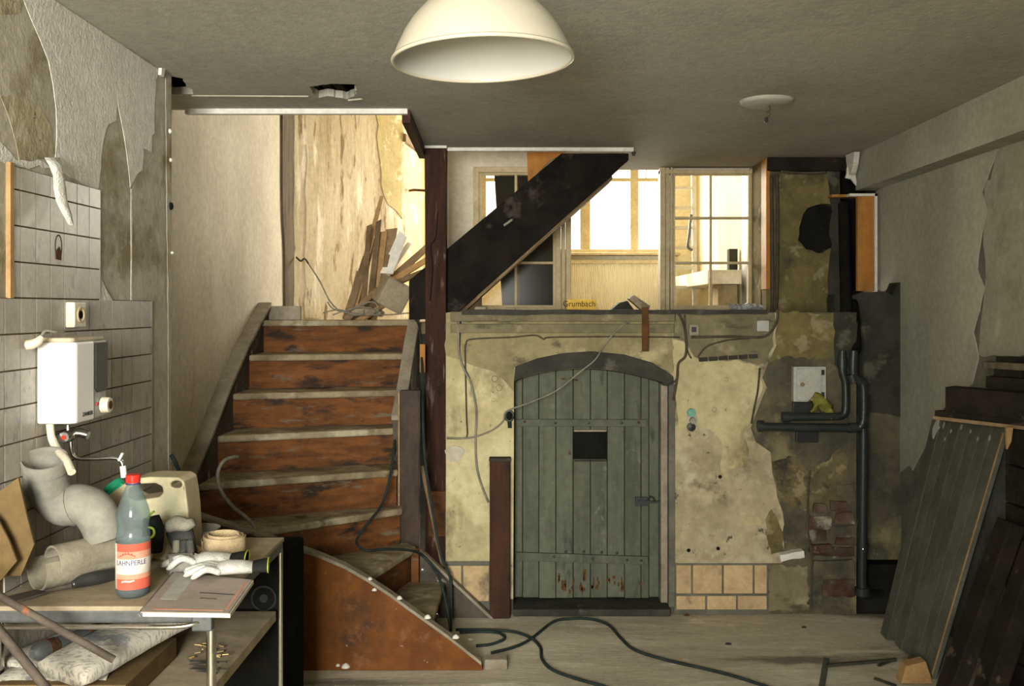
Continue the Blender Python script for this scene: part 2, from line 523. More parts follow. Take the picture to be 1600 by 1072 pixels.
    def build(self, name, mat, parent=None, smooth=False, bevel=0.0, label=None, cat=None, group=None, kind=None, origin=None):
        if parent is not None:
            org = ORI[parent.name]
        elif origin is not None:
            org = Vector(origin)
        else:
            xs, ys, zs = zip(*self.v)
            org = Vector(((min(xs) + max(xs)) / 2, (min(ys) + max(ys)) / 2, min(zs)))
        me = bpy.data.meshes.new(name)
        me.from_pydata([tuple(p - org) for p in self.v], [], self.f)
        bm = bmesh.new()
        bm.from_mesh(me)
        bmesh.ops.recalc_face_normals(bm, faces=bm.faces)
        bm.to_mesh(me)
        bm.free()
        if smooth:
            me.polygons.foreach_set('use_smooth', [True] * len(me.polygons))
            if smooth != 'all':
                me.set_sharp_from_angle(angle=math.radians(40))
        me.materials.append(mat)
        o = bpy.data.objects.new(name, me)
        COL.objects.link(o)
        if parent is not None:
            o.parent = parent
        else:
            o.location = org
        ORI[o.name] = org
        if bevel:
            b = o.modifiers.new('bevel', 'BEVEL')
            b.width = bevel
            b.segments = 2
            b.limit_method = 'ANGLE'
        tag(o, label, cat, group, kind)
        return o


def tag(o, label=None, cat=None, group=None, kind=None):
    for k, v in (('label', label), ('category', cat), ('group', group), ('kind', kind)):
        if v:
            o[k] = v
    return o


def thing(name, label, cat, loc, group=None, kind=None):
    o = bpy.data.objects.new(name, None)
    o.empty_display_size = .05
    o.location = loc
    COL.objects.link(o)
    ORI[o.name] = Vector(loc)
    return tag(o, label, cat, group, kind)


def text_mesh(s, size, extrude=.0004, align='CENTER'):
    cu = bpy.data.curves.new('lettering', 'FONT')
    cu.body = s
    cu.size = size
    cu.extrude = extrude
    cu.align_x = align
    cu.align_y = 'CENTER'
    cu.resolution_u = 3
    ob = bpy.data.objects.new('lettering', cu)
    COL.objects.link(ob)
    dg = bpy.context.evaluated_depsgraph_get()
    me = bpy.data.meshes.new_from_object(ob.evaluated_get(dg))
    vs = [v.co.copy() for v in me.vertices]
    fs = [tuple(p.vertices) for p in me.polygons]
    bpy.data.objects.remove(ob)
    bpy.data.curves.remove(cu)
    bpy.data.meshes.remove(me)
    return vs, fs


def XZ(y):
    return lambda u, v, d: (u, y + d, v)


def px_poly(pts, Y):
    return [(P(x, y, Y).x, P(x, y, Y).z) for x, y in pts]


STRUCT = 'structure'

# =================================================================== THE SETTING
# ---- floor
MB().box((-1.75, YN, -.12), (XR + .1, YB, 0)).build('floor', m_floor, kind=STRUCT, label='dusty grey wooden floor of the front room', cat='floor')
MB().box((1.55, YB, -.3), (XR + .1, 5.4, -.2)).build('floor', m_dark, kind=STRUCT, label='dark pit below the pipes in the corner', cat='floor')

# ---- ceiling with the stairwell opening, a ragged hole and the gap by the wall end
out = [(-1.75, YN - .1), (XR + .1, YN - .1), (XR + .1, YW + .1), (P(985, 0, YC).x, YW + .1), (P(985, 0, YC).x, YC), (P(663, 0, YC).x, YC),
       (P(637, 0, 4.17).x, 4.17), (-1.75, 4.17)]
hole1 = jag([Cl(*p) for p in ((482, 136), (518, 131), (557, 132), (555, 148), (541, 155), (512, 150), (498, 153), (487, 145))], .02, .008, 3)
hole2 = jag([(XL - .005, 3.56), (XL + .03, 3.60), Cl(302, 147), Cl(272, 148), (XL - .14, 3.58)], .04, .01, 4)
ceil = MB().plate(out, lambda u, v, d: (u, v, d), ZC, ZC + .03, [hole1, hole2]).build('ceiling', m_ceiling, kind=STRUCT, label='low dirty white plaster ceiling', cat='ceiling')
MB().box((-1.75, YN - .1, ZC + .06), (XR + .1, 4.17, ZC + .2)).build('joist_boards', m_dark, ceil)  # black colour stands in for the darkness above the ceiling hole
for i in range(5):
    x = -.98 + .05 * i
    MB().box((x, 3.3, ZC + .034), (x + .036, 4.0, ZC + .05)).build('lath', m_darkplank, ceil)
MB().box((-1.75, 4.17, ZC + .09), (-1.65, 4.2, 4.2)).build('joist_end', m_darkwood, ceil)
# fine crack ledge across the ceiling in front of the stairwell
a, b = Cl(300, 149), Cl(482, 150)
MB().beam((a[0], a[1], ZC - .002), (b[0], b[1], ZC - .002), .008, .005, (0, 1, 0)).build('plaster_crack_ridge', m_plaster, ceil)
a, b = Cl(545, 156), Cl(566, 154)
MB().beam((a[0], a[1], ZC - .002), (b[0], b[1], ZC - .002), .014, .008, (0, 1, 0)).build('plaster_crack_ridge', m_plaster, ceil)
# white and dark edging of the openings
MB().box((P(290, 0, 4.15).x, 4.14, ZC - .022), (P(637, 0, 4.15).x, 4.17, ZC + .06)).build('trim_1', m_white, kind=STRUCT, label='white strip along the near edge of the stairwell opening', cat='trim')
MB().box((P(697, 0, YC).x, YC - .03, ZC - .018), (P(989, 0, YC).x, YC + .005, ZC + .06)).build('trim_2', m_white, kind=STRUCT, label='white strip edging the ceiling right of the timber post', cat='trim')
MB().beam((P(638, 0, 4.17).x - .01, 4.17, ZC - .01), (P(663, 0, YC).x - .01, YC, ZC - .01), .035, .09).build('trim_3', m_post, kind=STRUCT, label='dark edge board on the right side of the stairwell opening', cat='trim')

# ---- tiled wall (left)
YE = F * -XL / (CX - 268)     # end of the tiled wall
wl = MB().box((-1.75, YN, 0), (XL, YE, ZC)).build('wall_left', m_plaster, kind=STRUCT, label='stripped wall with grey tiles and torn wallpaper', cat='wall', origin=(XL, 3, 0))


def on_left(u, v, d):
    return (XL + d, u, v)


Lp = lambda pts: [L(x, y) for x, y in pts]
paper = [(30, -36), (36, 0), (48, 30), (62, 62), (75, 95), (82, 130), (87, 170), (88, 215), (86, 245), (82, 264), (153, 298), (157, 265), (160, 225),
         (168, 195), (181, 188), (182, 140), (184, 165), (190, 195), (196, 230), (201, 270), (203, 293), (208, 284), (214, 272), (222, 266),
         (224, 240), (223, 232), (236, 238), (237, 212), (241, 208), (241, 165), (243, 125), (249, 110)]
MB().plate(jag(Lp(paper), .035, .004, 5, keep=(31,)), on_left, -.001, .0018).build('wallpaper', m_paper, wl)
MB().plate(jag(Lp([(153, 418), (157, 438), (165, 455), (175, 471), (153, 470)]), .02, .003, 6), on_left, -.001, .005).build('wallpaper', m_paper, wl)
MB().plate(jag(Lp([(-80, 190), (-30, 205), (0, 222), (15, 238), (24, 250), (60, 250), (78, 262), (14, 258), (-80, 240)]), .03, .006, 7), on_left, -.001, .002).build('wallpaper', m_paper, wl)
# loose strip of paper hanging over the tiles
sv, sf = [], []
cl_ = [(75, 246, 24, .012), (70, 258, 20, .030), (72, 275, 16, .034), (77, 295, 20, .030), (79, 315, 18, .032), (82, 335, 13, .040), (81, 352, 3, .050)]
for i, (x, y, wd, d) in enumerate(cl_):
    for s in (-.5, -.17, .17, .5):
        yy, zz = L(x + s * wd, y)
        sv.append((XL + d + (.010 if abs(s) < .3 else 0), yy, zz))
for i in range(len(cl_) - 1):
    for j in range(3):
        sf.append((i * 4 + j, i * 4 + j + 1, i * 4 + 5 + j, i * 4 + 4 + j))
o = MB().add(sv, sf).build('peeling_paper_strip', m_paper, wl, smooth='all')
sol = o.modifiers.new('thickness', 'SOLIDIFY')
sol.thickness = .002
# flap of paper at the upper right corner of the tiled wall
MB().plate(Lp([(246, 106), (252, 107), (249, 120), (245, 117)]), on_left, .004, .016).build('peeling_paper_strip', m_white, wl)
# yellow stain patch of older plaster, pencil thin ridge lines
MB().plate(jag(Lp([(-60, -30), (30, -30), (36, 2), (30, 20), (0, 22), (-60, 26)]), .03, .008, 8), on_left, -.001, .0012).build('older_plaster', m_beige, wl)
MB().plate(jag(Lp([(0, 150), (30, 150), (60, 165), (80, 200), (86, 240), (55, 248), (30, 252), (18, 200)]), .03, .008, 9), on_left, -.001, .0012).build('older_plaster', m_beige, wl)
MB().plate(jag(Lp([(205, 298), (215, 275), (238, 245), (256, 220), (258, 470), (204, 470)]), .05, .004, 10), on_left, -.001, .0008).build('older_plaster', m_plaster, wl)
MB().plate(jag(Lp([(204, 295), (206, 295), (206, 470), (204, 470)]), .05, .001, 11), on_left, -.001, .0015).build('plaster_ridge', m_paper, wl)
# broken corner bead at the wall end
MB().plate(jag(Lp([(258, 112), (266, 118), (267, 480), (266, 735), (263, 735), (262, 480), (260, 330)]), .04, .003, 12), on_left, -.001, .002).build('corner_bead', m_plaster, wl)
for x, y, s in ((263, 205, 1), (265, 322, 1.6), (264, 250, .8), (266, 395, .6)):
    yy, zz = L(x, y)
    MB().lathe([(0, .010), (.008 * s, .006), (.010 * s, 0)], (XL + .004, yy, zz), 7, Matrix.Rotation(math.pi / 2, 4, 'Y')).build('chipped_spot', m_white if s < 1.2 else m_dark, wl)

# tiles: one object each
GY0, GW, GH = 2.486, .0778, .0929
Z0 = E + .027
gap = .0022
tmesh = None


def tile(y0, y1, z0, z1):
    b = MB().box((XL + .0, y0 + gap, z0 + gap), (XL + .008, y1 - gap, z1 - gap))
    return b.build('tile', m_tile, wl, bevel=0)


MB().box((XL - .01, 2.0, Z0 - 9 * GH), (XL + .004, L(235, 480)[0], Z0)).build('tile_grout', m_grout, wl)
MB().box((XL - .01, L(14, 300)[0], Z0), (XL + .004, L(153, 300)[0], L(14, 258)[1])).build('tile_grout', m_grout, wl)
yr = L(235, 480)[0]
base = None
for r in range(9):
    for c in range(-6, 13):
        y0 = GY0 + c * GW
        y1 = min(y0 + GW, yr)
        if y1 - y0 < .015:
            continue
        if r > 5 and c < -1:
            continue
        if y1 == y0 + GW and base is not None:
            o = bpy.data.objects.new('tile', base.data)
            COL.objects.link(o)
            o.parent = wl
            o.location = (0, y0 - base['y0'], Z0 - (r + 1) * GH - base['z0'])
        else:
            o = tile(y0, y1, Z0 - (r + 1) * GH, Z0 - r * GH)
            if y1 == y0 + GW:
                base = o
                base['y0'] = y0
                base['z0'] = Z0 - (r + 1) * GH
for r in range(4):
    z0 = Z0 + r * GH
    z1 = min(z0 + GH, L(14, 258)[1])
    for c in range(-1, 6):
        y0 = GY0 + c * GW
        y1 = y0 + GW
        if c == -1:
            y0 = L(15, 300)[0]
        tile(y0, y1, z0, z1)
MB().box((XL, L(9, 300)[0], L(12, 466)[1]), (XL + .012, L(15, 300)[0], L(12, 254)[1])).build('tile_edge_strip', m_splinter, wl)
# little printed pot on one tile
yy, zz = L(87, 392)
mot = MB()
mot.plate([(yy + math.cos(t) * .020, zz + .012 + math.sin(t) * .034) for t in [i * math.pi / 12 for i in range(24)]], on_left, .0078, .0088,
          [[(yy + math.cos(t) * .017, zz + .012 + math.sin(t) * .030) for t in [i * math.pi / 12 for i in range(24)]]])
mot.build('tile_motif_ring', m_darkwood, wl)
MB().plate(jag([(yy - .015, zz - .024), (yy + .014, zz - .026), (yy + .016, zz - .005), (yy + .004, zz + .012), (yy - .012, zz + .002)], .01, .003, 3), on_left, .0078, .0092).build('tile_motif_pot', m_rust, wl)

# ---- wall beside the stairs, the timber at its end, plaster wall of the upper landing
ws = MB().box((-1.75, YE - .02, 0), (XS, 6.05, 4.3)).build('wall_stairs', m_stairwall, kind=STRUCT, label='cream wall beside the wooden stairs', cat='wall')
tp = jag([(6.05, 1.42), (6.28, 1.42), (6.28, 4.3), (6.0, 4.3), (5.99, 2.2), (6.04, 1.9)], .12, .012, 21)
MB().plate(tp, lambda u, v, d: (XS + d, u, v), -.12, .015).build('timber_post', m_oldtimber, label='weathered grey timber post at the end of the stair wall', cat='post')
A, Bq = Vector((XS, 6.27)), Vector((-.965, 7.45))
nrm = Vector((Bq.y - A.y, -(Bq.x - A.x))).normalized()


def on_lw(u, v, d):
    p = A + (Bq - A) * u + nrm * d
    return (p.x, p.y, v)


wlnd = MB().plate([(0, 1.3), (1.02, 1.3), (1.02, 4.3), (0, 4.3)], on_lw, -.12, 0).build('wall_landing', m_oldplaster, kind=STRUCT, label='streaky old plaster wall on the upper landing', cat='wall')
MB().plate(jag([(.10, 1.44), (.22, 1.44), (.20, 2.0), (.16, 2.6), (.11, 2.6)], .1, .01, 30), on_lw, -.001, .006).build('plaster_patch', m_oldplaster, wlnd)
MB().plate(jag([(.80, 2.35), (.99, 2.2), (.99, 3.2), (.72, 3.2), (.74, 2.7)], .08, .015, 31), on_lw, -.001, .006).build('plaster_patch', m_cream2, wlnd)
wle = MB().plate([(7.43, 1.3), (YF + .02, 1.3), (YF + .02, 4.3), (7.43, 4.3)], lambda u, v, d: (-.975 + (u - 7.43) * .10 + d, u, v), -.12, 0).build('wall_landing_end', m_cream2, kind=STRUCT, label='bright cream wall at the end of the landing', cat='wall')
MB().beam((-.965, 7.44, 2.83), (-.87, YF, 2.83), .05, .06, (1, 0, 0)).build('wall_plate_timber', m_scrap, wle)
MB().box((-1.1, YF, 1.3), (-.5, YF + .12, 4.3)).build('wall_back_room_left', m_cream, kind=STRUCT, label='cream wall left of the back room windows', cat='wall')

# upper storey around the stairwell keeps the sky out
up = MB()
up.box((-1.9, 4.1, 4.3), (2.3, YF + .1, 4.4))
up.box((-1.75, 4.08, ZC + .2), (.62, 4.16, 4.3))
up.box((P(985, 0, YC).x, YC - .2, ZC + .07), (P(985, 0, YC).x + .05, YW + .1, 4.3))
up.build('wall_upper_stairwell', m_stairwall, kind=STRUCT, label='walls of the stairwell above the ceiling', cat='wall')

# ---- landing and ledge
MB().box((-1.75, 5.50, 1.36), (XR + .1, YF, 1.425)).build('floor_landing', m_tread, kind=STRUCT, label='wooden floor of the upper landing and back room', cat='floor')

# ---- back wall with the cellar door
dl, dr = P(802, 0, YB).x, P(1046, 0, YB).x
arch_px = [(802, 597), (815, 590), (840, 583), (870, 578), (900, 576), (930, 576), (960, 579), (990, 585), (1020, 593), (1046, 601)]
hole = [(dl, -.06)] + px_poly(arch_px, YB) + [(dr, -.06)]
XBL = P(697, 0, YB).x
ZL = E - .02
rec = P(1338, 0, YB).x
wb = MB().plate([(XBL, -.1), (rec, -.1), (rec, ZL), (XBL, ZL)], XZ(YB), .0, .16, [hole]).build('wall_back', m_damp, kind=STRUCT, label='old masonry wall with the cellar door', cat='wall', origin=(0, YB, 0))
MB().box((XBL, YB + .16, ZL - .08), (rec, YW + .1, ZL)).build('ledge_slab', m_damp, wb)
MB().box((rec - .02, 5.0, -.3), (XR + .1, 5.12, P(0, 640, 5.0).z)).build('recess_masonry', m_damp, wb)
MB().plate(jag([(rec - .02, P(0, 640, 5.0).z), (XR + .1, P(0, 655, 5.0).z), (XR + .1, P(0, 440, 5.0).z), (1.93, P(0, 442, 5.0).z), (1.90, P(0, 462, 5.0).z), (1.82, P(0, 456, 5.0).z), (rec - .02, P(0, 460, 5.0).z)], .04, .012, 86), XZ(5.0), -.004, .12).build('recess_masonry', m_blackrender, wb)
MB().plate(jag(px_poly([(1302, 489), (1338, 489), (1338, 575), (1318, 590), (1304, 570)], YB), .03, .008, 85), XZ(YB), .002, -.006).build('plaster_remnant', m_blackrender, wb)  # near-black strip continuing the dark slot down the wall
MB().box((dl - .2, YB + .34, -.1), (dr + .2, YB + .38, 1.4)).build('cellar_darkness_sheet', m_dark, wb)  # black sheet standing in for the darkness behind the door
MB().box((-1.6, 5.50, 0), (XBL + .1, 5.55, 1.36)).build('wall_under_landing', m_darkwood, kind=STRUCT, label='dark boards closing the space under the landing', cat='wall')
# plaster layers
pl = [(697, 489), (1212, 489), (1212, 540), (1200, 565), (1190, 590), (1197, 605), (1183, 640), (1172, 668), (1180, 690), (1203, 706), (1206, 740), (1213, 775), (1222, 800),
      (1224, 850), (1222, 879), (1046, 879), (1046, 601), (1020, 593), (990, 585), (960, 579), (930, 576), (900, 576), (870, 578), (840, 583), (815, 590), (802, 597), (802, 935), (697, 935)]
MB().plate(jag(px_poly(pl, YB), .05, .008, 40, keep=range(14, 28)), XZ(YB), .002, -.012).build('plaster_layer', m_beige, wb)
yl = [(697, 525), (760, 527), (830, 522), (940, 527), (1050, 525), (1050, 575), (1020, 566), (975, 554), (925, 548), (880, 551), (840, 559), (803, 573), (803, 700), (802, 876), (697, 876)]
MB().plate(jag(px_poly(yl, YB - .012), .06, .004, 41, keep=range(5, 15)), XZ(YB - .012), .001, -.004).build('limewash_layer', m_yellow, wb)
yr_ = [(1050, 530), (1068, 535), (1085, 560), (1110, 566), (1150, 562), (1186, 572), (1192, 603), (1180, 640), (1172, 662), (1160, 680), (1170, 703), (1168, 730), (1136, 732),
       (1131, 746), (1126, 735), (1127, 690), (1110, 672), (1085, 664), (1060, 672), (1057, 640)]
MB().plate(jag(px_poly(yr_, YB - .012), .035, .006, 42), XZ(YB - .012), .001, -.004).build('limewash_layer', m_yellow, wb)
for i, pp in enumerate(([(1158, 806), (1186, 808), (1190, 820), (1165, 820)], [(1196, 812), (1206, 795), (1222, 830), (1224, 862), (1205, 866), (1198, 840)],
                        [(1062, 690), (1085, 684), (1112, 700), (1116, 795), (1070, 795)])):
    MB().plate(jag(px_poly(pp, YB - .012), .02, .004, 50 + i), XZ(YB - .012), .001, -.003 - .001 * i).build('limewash_layer', (m_yellow, m_olive, m_beige)[i], wb)
for i, (pp, mt) in enumerate((([(1205, 489), (1310, 489), (1310, 540), (1300, 556), (1262, 562), (1230, 556), (1205, 565), (1196, 575), (1206, 540)], m_olive),
                              ([(1206, 722), (1232, 712), (1250, 720), (1262, 735), (1290, 722), (1312, 700), (1325, 722), (1312, 770), (1308, 792), (1270, 800), (1232, 790), (1214, 760)], m_stain),
                              ([(1200, 884), (1262, 884), (1262, 955), (1200, 955)], m_band))):
    MB().plate(jag(px_poly(pp, YB), .02, .010, 80 + i), XZ(YB), .002, -.004).build('plaster_remnant', mt, wb)
dy = [(697, 489), (1052, 489), (1052, 584), (1020, 567), (975, 554), (925, 549), (880, 552), (840, 560), (803, 574), (803, 612), (770, 580), (740, 572), (697, 556)]
MB().plate(jag(px_poly(dy, YB - .016), .05, .008, 48, keep=range(2, 9)), XZ(YB - .016), .001, -.003).build('limewash_layer', m_dirtyyellow, wb)
# raised moulding bands under the ledge
for y0, y1, d in ((487, 502, .045), (506, 520, .022), (540, 546, .008)):
    a, b = P(705 if y0 < 540 else 800, y0, YB), P(1052, y1, YB)
    MB().box((a.x, YB - .012 - d, b.z), (b.x, YB, a.z)).build('plaster_band', m_band if d > .01 else m_dirtyyellow, wb, bevel=.004)
MB().plate(jag(px_poly([(1052, 489), (1210, 489), (1208, 540), (1196, 566), (1186, 570), (1150, 560), (1110, 564), (1085, 558), (1068, 533), (1052, 530)], YB - .012), .04, .006, 44), XZ(YB - .012), .001, -.006).build('dirty_plaster_band', m_band, wb)
a, b = P(722, 492, 4.70), P(1196, 484, 4.70)
MB().plate(jag([(a.x, a.z), (b.x, a.z + .004), (b.x, b.z), (a.x, b.z)], .08, .003, 45), XZ(4.665), 0, .09).build('ledge_edge', m_darkwood, wb)
# round repair patch and small holes
MB().plate(jag([(P(711, 708, YB).x + .045 * math.cos(t) * (1 + .2 * math.sin(3 * t)), P(711, 708, YB).z + .04 * math.sin(t)) for t in [i * math.pi / 8 for i in range(16)]], .02, .004, 5),
           XZ(YB - .016), .0, -.008).build('plaster_patch', m_plaster, wb)
for x, y, r in ((773, 592, 5), (780, 606, 5), (771, 625, 3), (777, 626, 2), (789, 554, 2), (739, 690, 2), (940, 507, 5), (888, 511, 3), (830, 517, 2), (750, 546, 2),
                (1116, 640, 4), (1125, 745, 3), (1100, 585, 2), (1098, 567, 2), (1135, 593, 3), (1076, 860, 3), (1122, 857, 3), (731, 775, 2), (724, 640, 2)):
    c = P(x, y, YB - .016)
    MB().lathe([(0, -.004), (r / 317 * .6, -.003), (r / 317, .001)], c, 9, Matrix.Rotation(math.pi / 2, 4, 'X')).build('nail_hole', m_dark, wb)
# dark lintel over the door
lo = [(803, 597)] + arch_px[1:-1] + [(1046, 602), (1053, 596)]
hi = [(1052, 588), (1020, 567), (975, 554), (925, 549), (880, 552), (840, 560), (805, 573)]
MB().plate(px_poly(lo + hi, YB - .03), XZ(YB - .03), 0, .08).build('door_lintel', m_darkwood, wb, bevel=.004)
# jambs, reveal and sill of the door
MB().box((P(1031, 0, 4.84).x, 4.80, 0), (P(1043, 0, 4.84).x, 4.89, P(0, 598, 4.84).z)).build('door_jamb', m_dusttrim, wb, bevel=.004)
MB().box((P(1044, 0, YB).x, YB - .02, .04), (P(1054, 0, YB).x, YB + .02, P(0, 600, YB).z)).build('door_jamb', m_rbase, wb, bevel=.004)  # dark strip coloured in for the shaded recess beside the jamb
MB().box((dl, YB - .04, 0), (dr, YB + .16, .035)).build('door_sill', m_darkwood, wb, bevel=.005)
# base tiles
for (x0, x1, y0, y1) in [(1056, 1079, 882, 926), (1082, 1127, 882, 926), (1130, 1175, 882, 926), (1178, 1197, 882, 926), (1056, 1101, 930, 951), (1104, 1149, 930, 951), (1152, 1197, 930, 951),
                         (724, 764, 883, 938), (698, 721, 883, 938)]:
    a, b = P(x0, y1, YB), P(x1, y0, YB)
    MB().box((a.x, YB - .016, max(a.z, .004)), (b.x, YB, b.z)).build('base_tile', m_basetile, wb, bevel=.002)
a, b = P(1053, 955, YB), P(1200, 879, YB)
MB().box((a.x, YB - .010, .001), (b.x, YB, b.z)).build('base_tile_bed', m_rbase, wb)
a, b = P(697, 942, YB), P(766, 876, YB)
MB().box((a.x, YB - .0145, .001), (b.x, YB, b.z)).build('base_tile_bed', m_rbase, wb)
# exposed bricks low on the damp side
rb = random.Random(4)
bricks = [(1258, 1300, 806, 826), (1302, 1336, 800, 818), (1258, 1292, 829, 846), (1294, 1337, 820, 836), (1262, 1300, 849, 862), (1303, 1338, 839, 851), (1270, 1334, 854, 868), (1268, 1336, 873, 902),
          (1284, 1336, 906, 932), (1296, 1326, 783, 797), (1268, 1292, 786, 800), (1306, 1336, 756, 776)]
for i, (x0, x1, y0, y1) in enumerate(bricks):
    pp = jag(px_poly([(x0, y1), (x1, y1 - rb.uniform(-2, 2)), (x1 - rb.uniform(0, 5), y0), (x0 + rb.uniform(0, 5), y0 + rb.uniform(-2, 2))], YB), .03, .005, 90 + i)
    MB().plate(pp, XZ(YB), .01, -.005 - rb.random() * .018).build('brick', m_damp if i % 4 == 3 else m_brick, wb, bevel=.004)
MB().box((rec, 4.90, -.25), (XR + .1, 4.99, .20)).build('gap_shade_block', m_dark, wb)  # black block put in for the shade at the bottom of the gap
# thin broken batten across the plaster, plaster groove
a, b = P(1092, 562, YB - .02), P(1186, 556, YB - .02)
for i in range(6):
    p0, p1 = a.lerp(b, i / 6), a.lerp(b, (i + .82) / 6)
    MB().beam(p0, p1, .02, .02, (0, 1, 0)).build('lath_piece', m_darkwood, wb)

# ---- wall with the interior window
xw0, xw1 = P(740, 0, YW).x, P(1190, 0, YW).x
ww = MB()
ww.box((-.60, YW, 1.42), (xw0, YW + .1, 4.3))
ww.box((xw0, YW, P(0, 261, YW).z), (P(985, 0, YC).x + .3, YW + .1, 4.3))
ww.box((xw1, YW, 1.42), (XR + .3, YW + .1, 4.3))
ww.box((P(985, 0, YC).x + .3, YW + .02, P(0, 266, YW).z), (xw1, YW + .1, 4.3))
ww.build('wall_window', m_stairwall, kind=STRUCT, label='white wall around the interior window', cat='wall')
win = thing('window_1', 'cream interior window looking into the bright back room', 'window', ((xw0 + xw1) / 2, YW, ZL), kind=STRUCT)


def wbar(x0, x1, y0, y1, name='frame_bar', d=.06, off=0.0, mat=None, par=None, Y=YW):
    a, b = P(x0, y1, Y), P(x1, y0, Y)
    return MB().box((a.x, Y - d / 2 + off, a.z), (b.x, Y + d / 2 + off, b.z)).build(name, mat or m_frame, par or win, bevel=.004)


for x0, x1, d in ((740, 749, .09), (868, 876, .10), (877, 883, .07), (884, 892, .09), (1030, 1038, .10), (1039, 1045, .07), (1046, 1050, .09), (1172, 1181, .07), (1182, 1190, .12)):
    wbar(x0, x1, 263, 487, 'frame_post', d)
wbar(740, 892, 262, 271, 'frame_rail', .082)
wbar(1030, 1190, 266, 273, 'frame_rail', .084)
wbar(749, 868, 480, 487, 'frame_rail', .08)
wbar(1050, 1172, 478, 487, 'frame_rail', .08)
for (xa, xb, xm) in ((749, 868, 806), (1050, 1172, 1110)):
    sm = MB()
    for (p, q, u, v) in ((xa, xa + 4, 271, 481), (xb - 4, xb, 271, 481), (xa + 4, xb - 4, 271, 274), (xa + 4, xb - 4, 477, 481)):
        a, b = P(p, v, YW), P(q, u, YW)
        sm.box((a.x, YW - .0225, a.z), (b.x, YW + .0225, b.z))
    s = sm.build('sash', m_frame, win)
    wbar(xm - 2, xm + 2, 271, 481, 'glazing_bar', .035, par=s)
    for y in (341, 411):
        wbar(xa, xb, y - 2, y + 2, 'glazing_bar', .035, par=s)
    for (p, q) in ((xa + 3, xm - 1), (xm + 1, xb - 3)):
        for (u, v) in ((271, 340), (342, 410), (412, 480)):
            wbar(p, q, u, v, 'pane', .004, mat=m_glass, par=s).modifiers.clear()

# ---- right hand niche with dark hole, board and void
YNi = 5.50
xn0, xn1 = P(1197, 0, YNi).x, P(1312, 0, YNi).x
nz0, nz1 = ZL - .01, ZC
shole = jag([(P(x, y, YNi).x, P(x, y, YNi).z) for x, y in ((1262, 325), (1285, 318), (1306, 322), (1309, 350), (1306, 385), (1285, 396), (1260, 390), (1247, 375), (1252, 345))], .03, .008, 60)
nw = MB().plate([(xn0, nz0), (xn1, nz0), (xn1, nz1), (xn0, nz1)], XZ(YNi), 0, .12, [shole]).build('wall_niche', m_olive, kind=STRUCT, label='olive stained wall of the corner niche above the meter box', cat='wall')
MB().box((xn0 + .1, YNi + .07, nz0), (xn1, YNi + .11, nz1)).build('hole_dark_backing', m_dark, nw)  # black sheet standing in for the darkness inside the hole
MB().plate(jag([(P(1292, 0, YNi).x, nz0), (xn1, nz0), (xn1, nz1 - .02), (P(1288, 0, YNi).x, nz1 - .02), (P(1300, 0, YNi).x, P(0, 330, YNi).z)], .06, .012, 61), XZ(YNi), .001, -.005).build('dark_strip', m_blackrender, nw)  # near-black strip on the right part of the niche wall
MB().box((xn0, YNi + .1, nz0), (xn0 + .03, YW, nz1)).build('niche_return', m_olive, nw)
MB().box((xn0 - .004, YNi - .02, P(0, 452, YNi).z), (xn0 + .018, YNi + .1, ZC)).build('niche_edge_board', m_pine, nw, bevel=.002)
MB().box((xn0, YNi - .03, P(0, 268, YNi).z), (XR - .1, YNi + .02, ZC)).build('niche_head_beam', m_darkplank, nw, bevel=.005)
MB().box((xn1 - .03, YNi + .3, -.2), (XR + .15, YNi + .34, ZC)).build('void_backing', m_dark, nw)  # black sheet standing in for the darkness deep in the slot
MB().box((P(1291, 0, YNi).x, YNi - .1, P(0, 309, YNi - .06).z), (P(1337, 0, YNi).x, YNi - .03, P(0, 305, YNi - .06).z)).build('niche_batten', m_pine, nw)
# lower continuation of the damp wall beside the pipes
MB().box((rec - .02, YB + .16, 0), (rec, 5.05, ZL)).build('recess_cheek', m_damp, nw)

# ---- right wall, broken paint, beam
yre = F * XR / (1370 - CX)
wr = MB().box((XR, YN, -.2), (XR + .1, yre + .02, ZC)).build('wall_right', m_rbase, kind=STRUCT, label='grey painted right wall with broken plaster', cat='wall', origin=(XR, 3, 0))


def on_right(u, v, d):
    return (XR - d, u, v)


Rp = lambda pts: [Rr(x, y) for x, y in pts]
pr = [(1370, 300), (1369, 452), (1393, 455), (1403, 440), (1396, 480), (1396, 560), (1398, 600), (1396, 640), (1400, 700), (1402, 742), (1412, 735), (1424, 727), (1427, 735), (1440, 710), (1460, 670),
      (1475, 640), (1520, 600), (1530, 560), (1522, 520), (1540, 450), (1528, 420), (1536, 360), (1545, 330), (1535, 300), (1560, 230), (1553, 190)]
MB().plate(jag(Rp(pr), .05, .006, 70), on_right, -.002, .006).build('paint_layer', m_rwall, wr)
MB().box((XR + .1, 5.2, -.3), (XR + .14, YW + .1, ZC)).build('recess_side', m_rbase, wr)
pr2 = [(1560, 230), (1545, 300), (1600, 332), (1640, 360), (1760, 420), (2300, 520), (2300, 60), (1560, 190)]
MB().plate(jag(Rp(pr2), .08, .008, 71), on_right, -.002, .004).build('paint_layer', m_olive2, wr)
MB().plate(jag(Rp([(1538, 280), (1600, 300), (1700, 400), (1700, 520), (1580, 560), (1530, 555), (1540, 450)]), .06, .01, 72), on_right, -.002, .003).build('paint_layer', m_olive2, wr)
MB().box((P(1337, 0, 5.37).x, YN, E + .66), (XR + .02, 5.37, ZC + .02)).build('trim_4', m_rwall, kind=STRUCT, label='boxed white beam along the right wall', cat='beam')
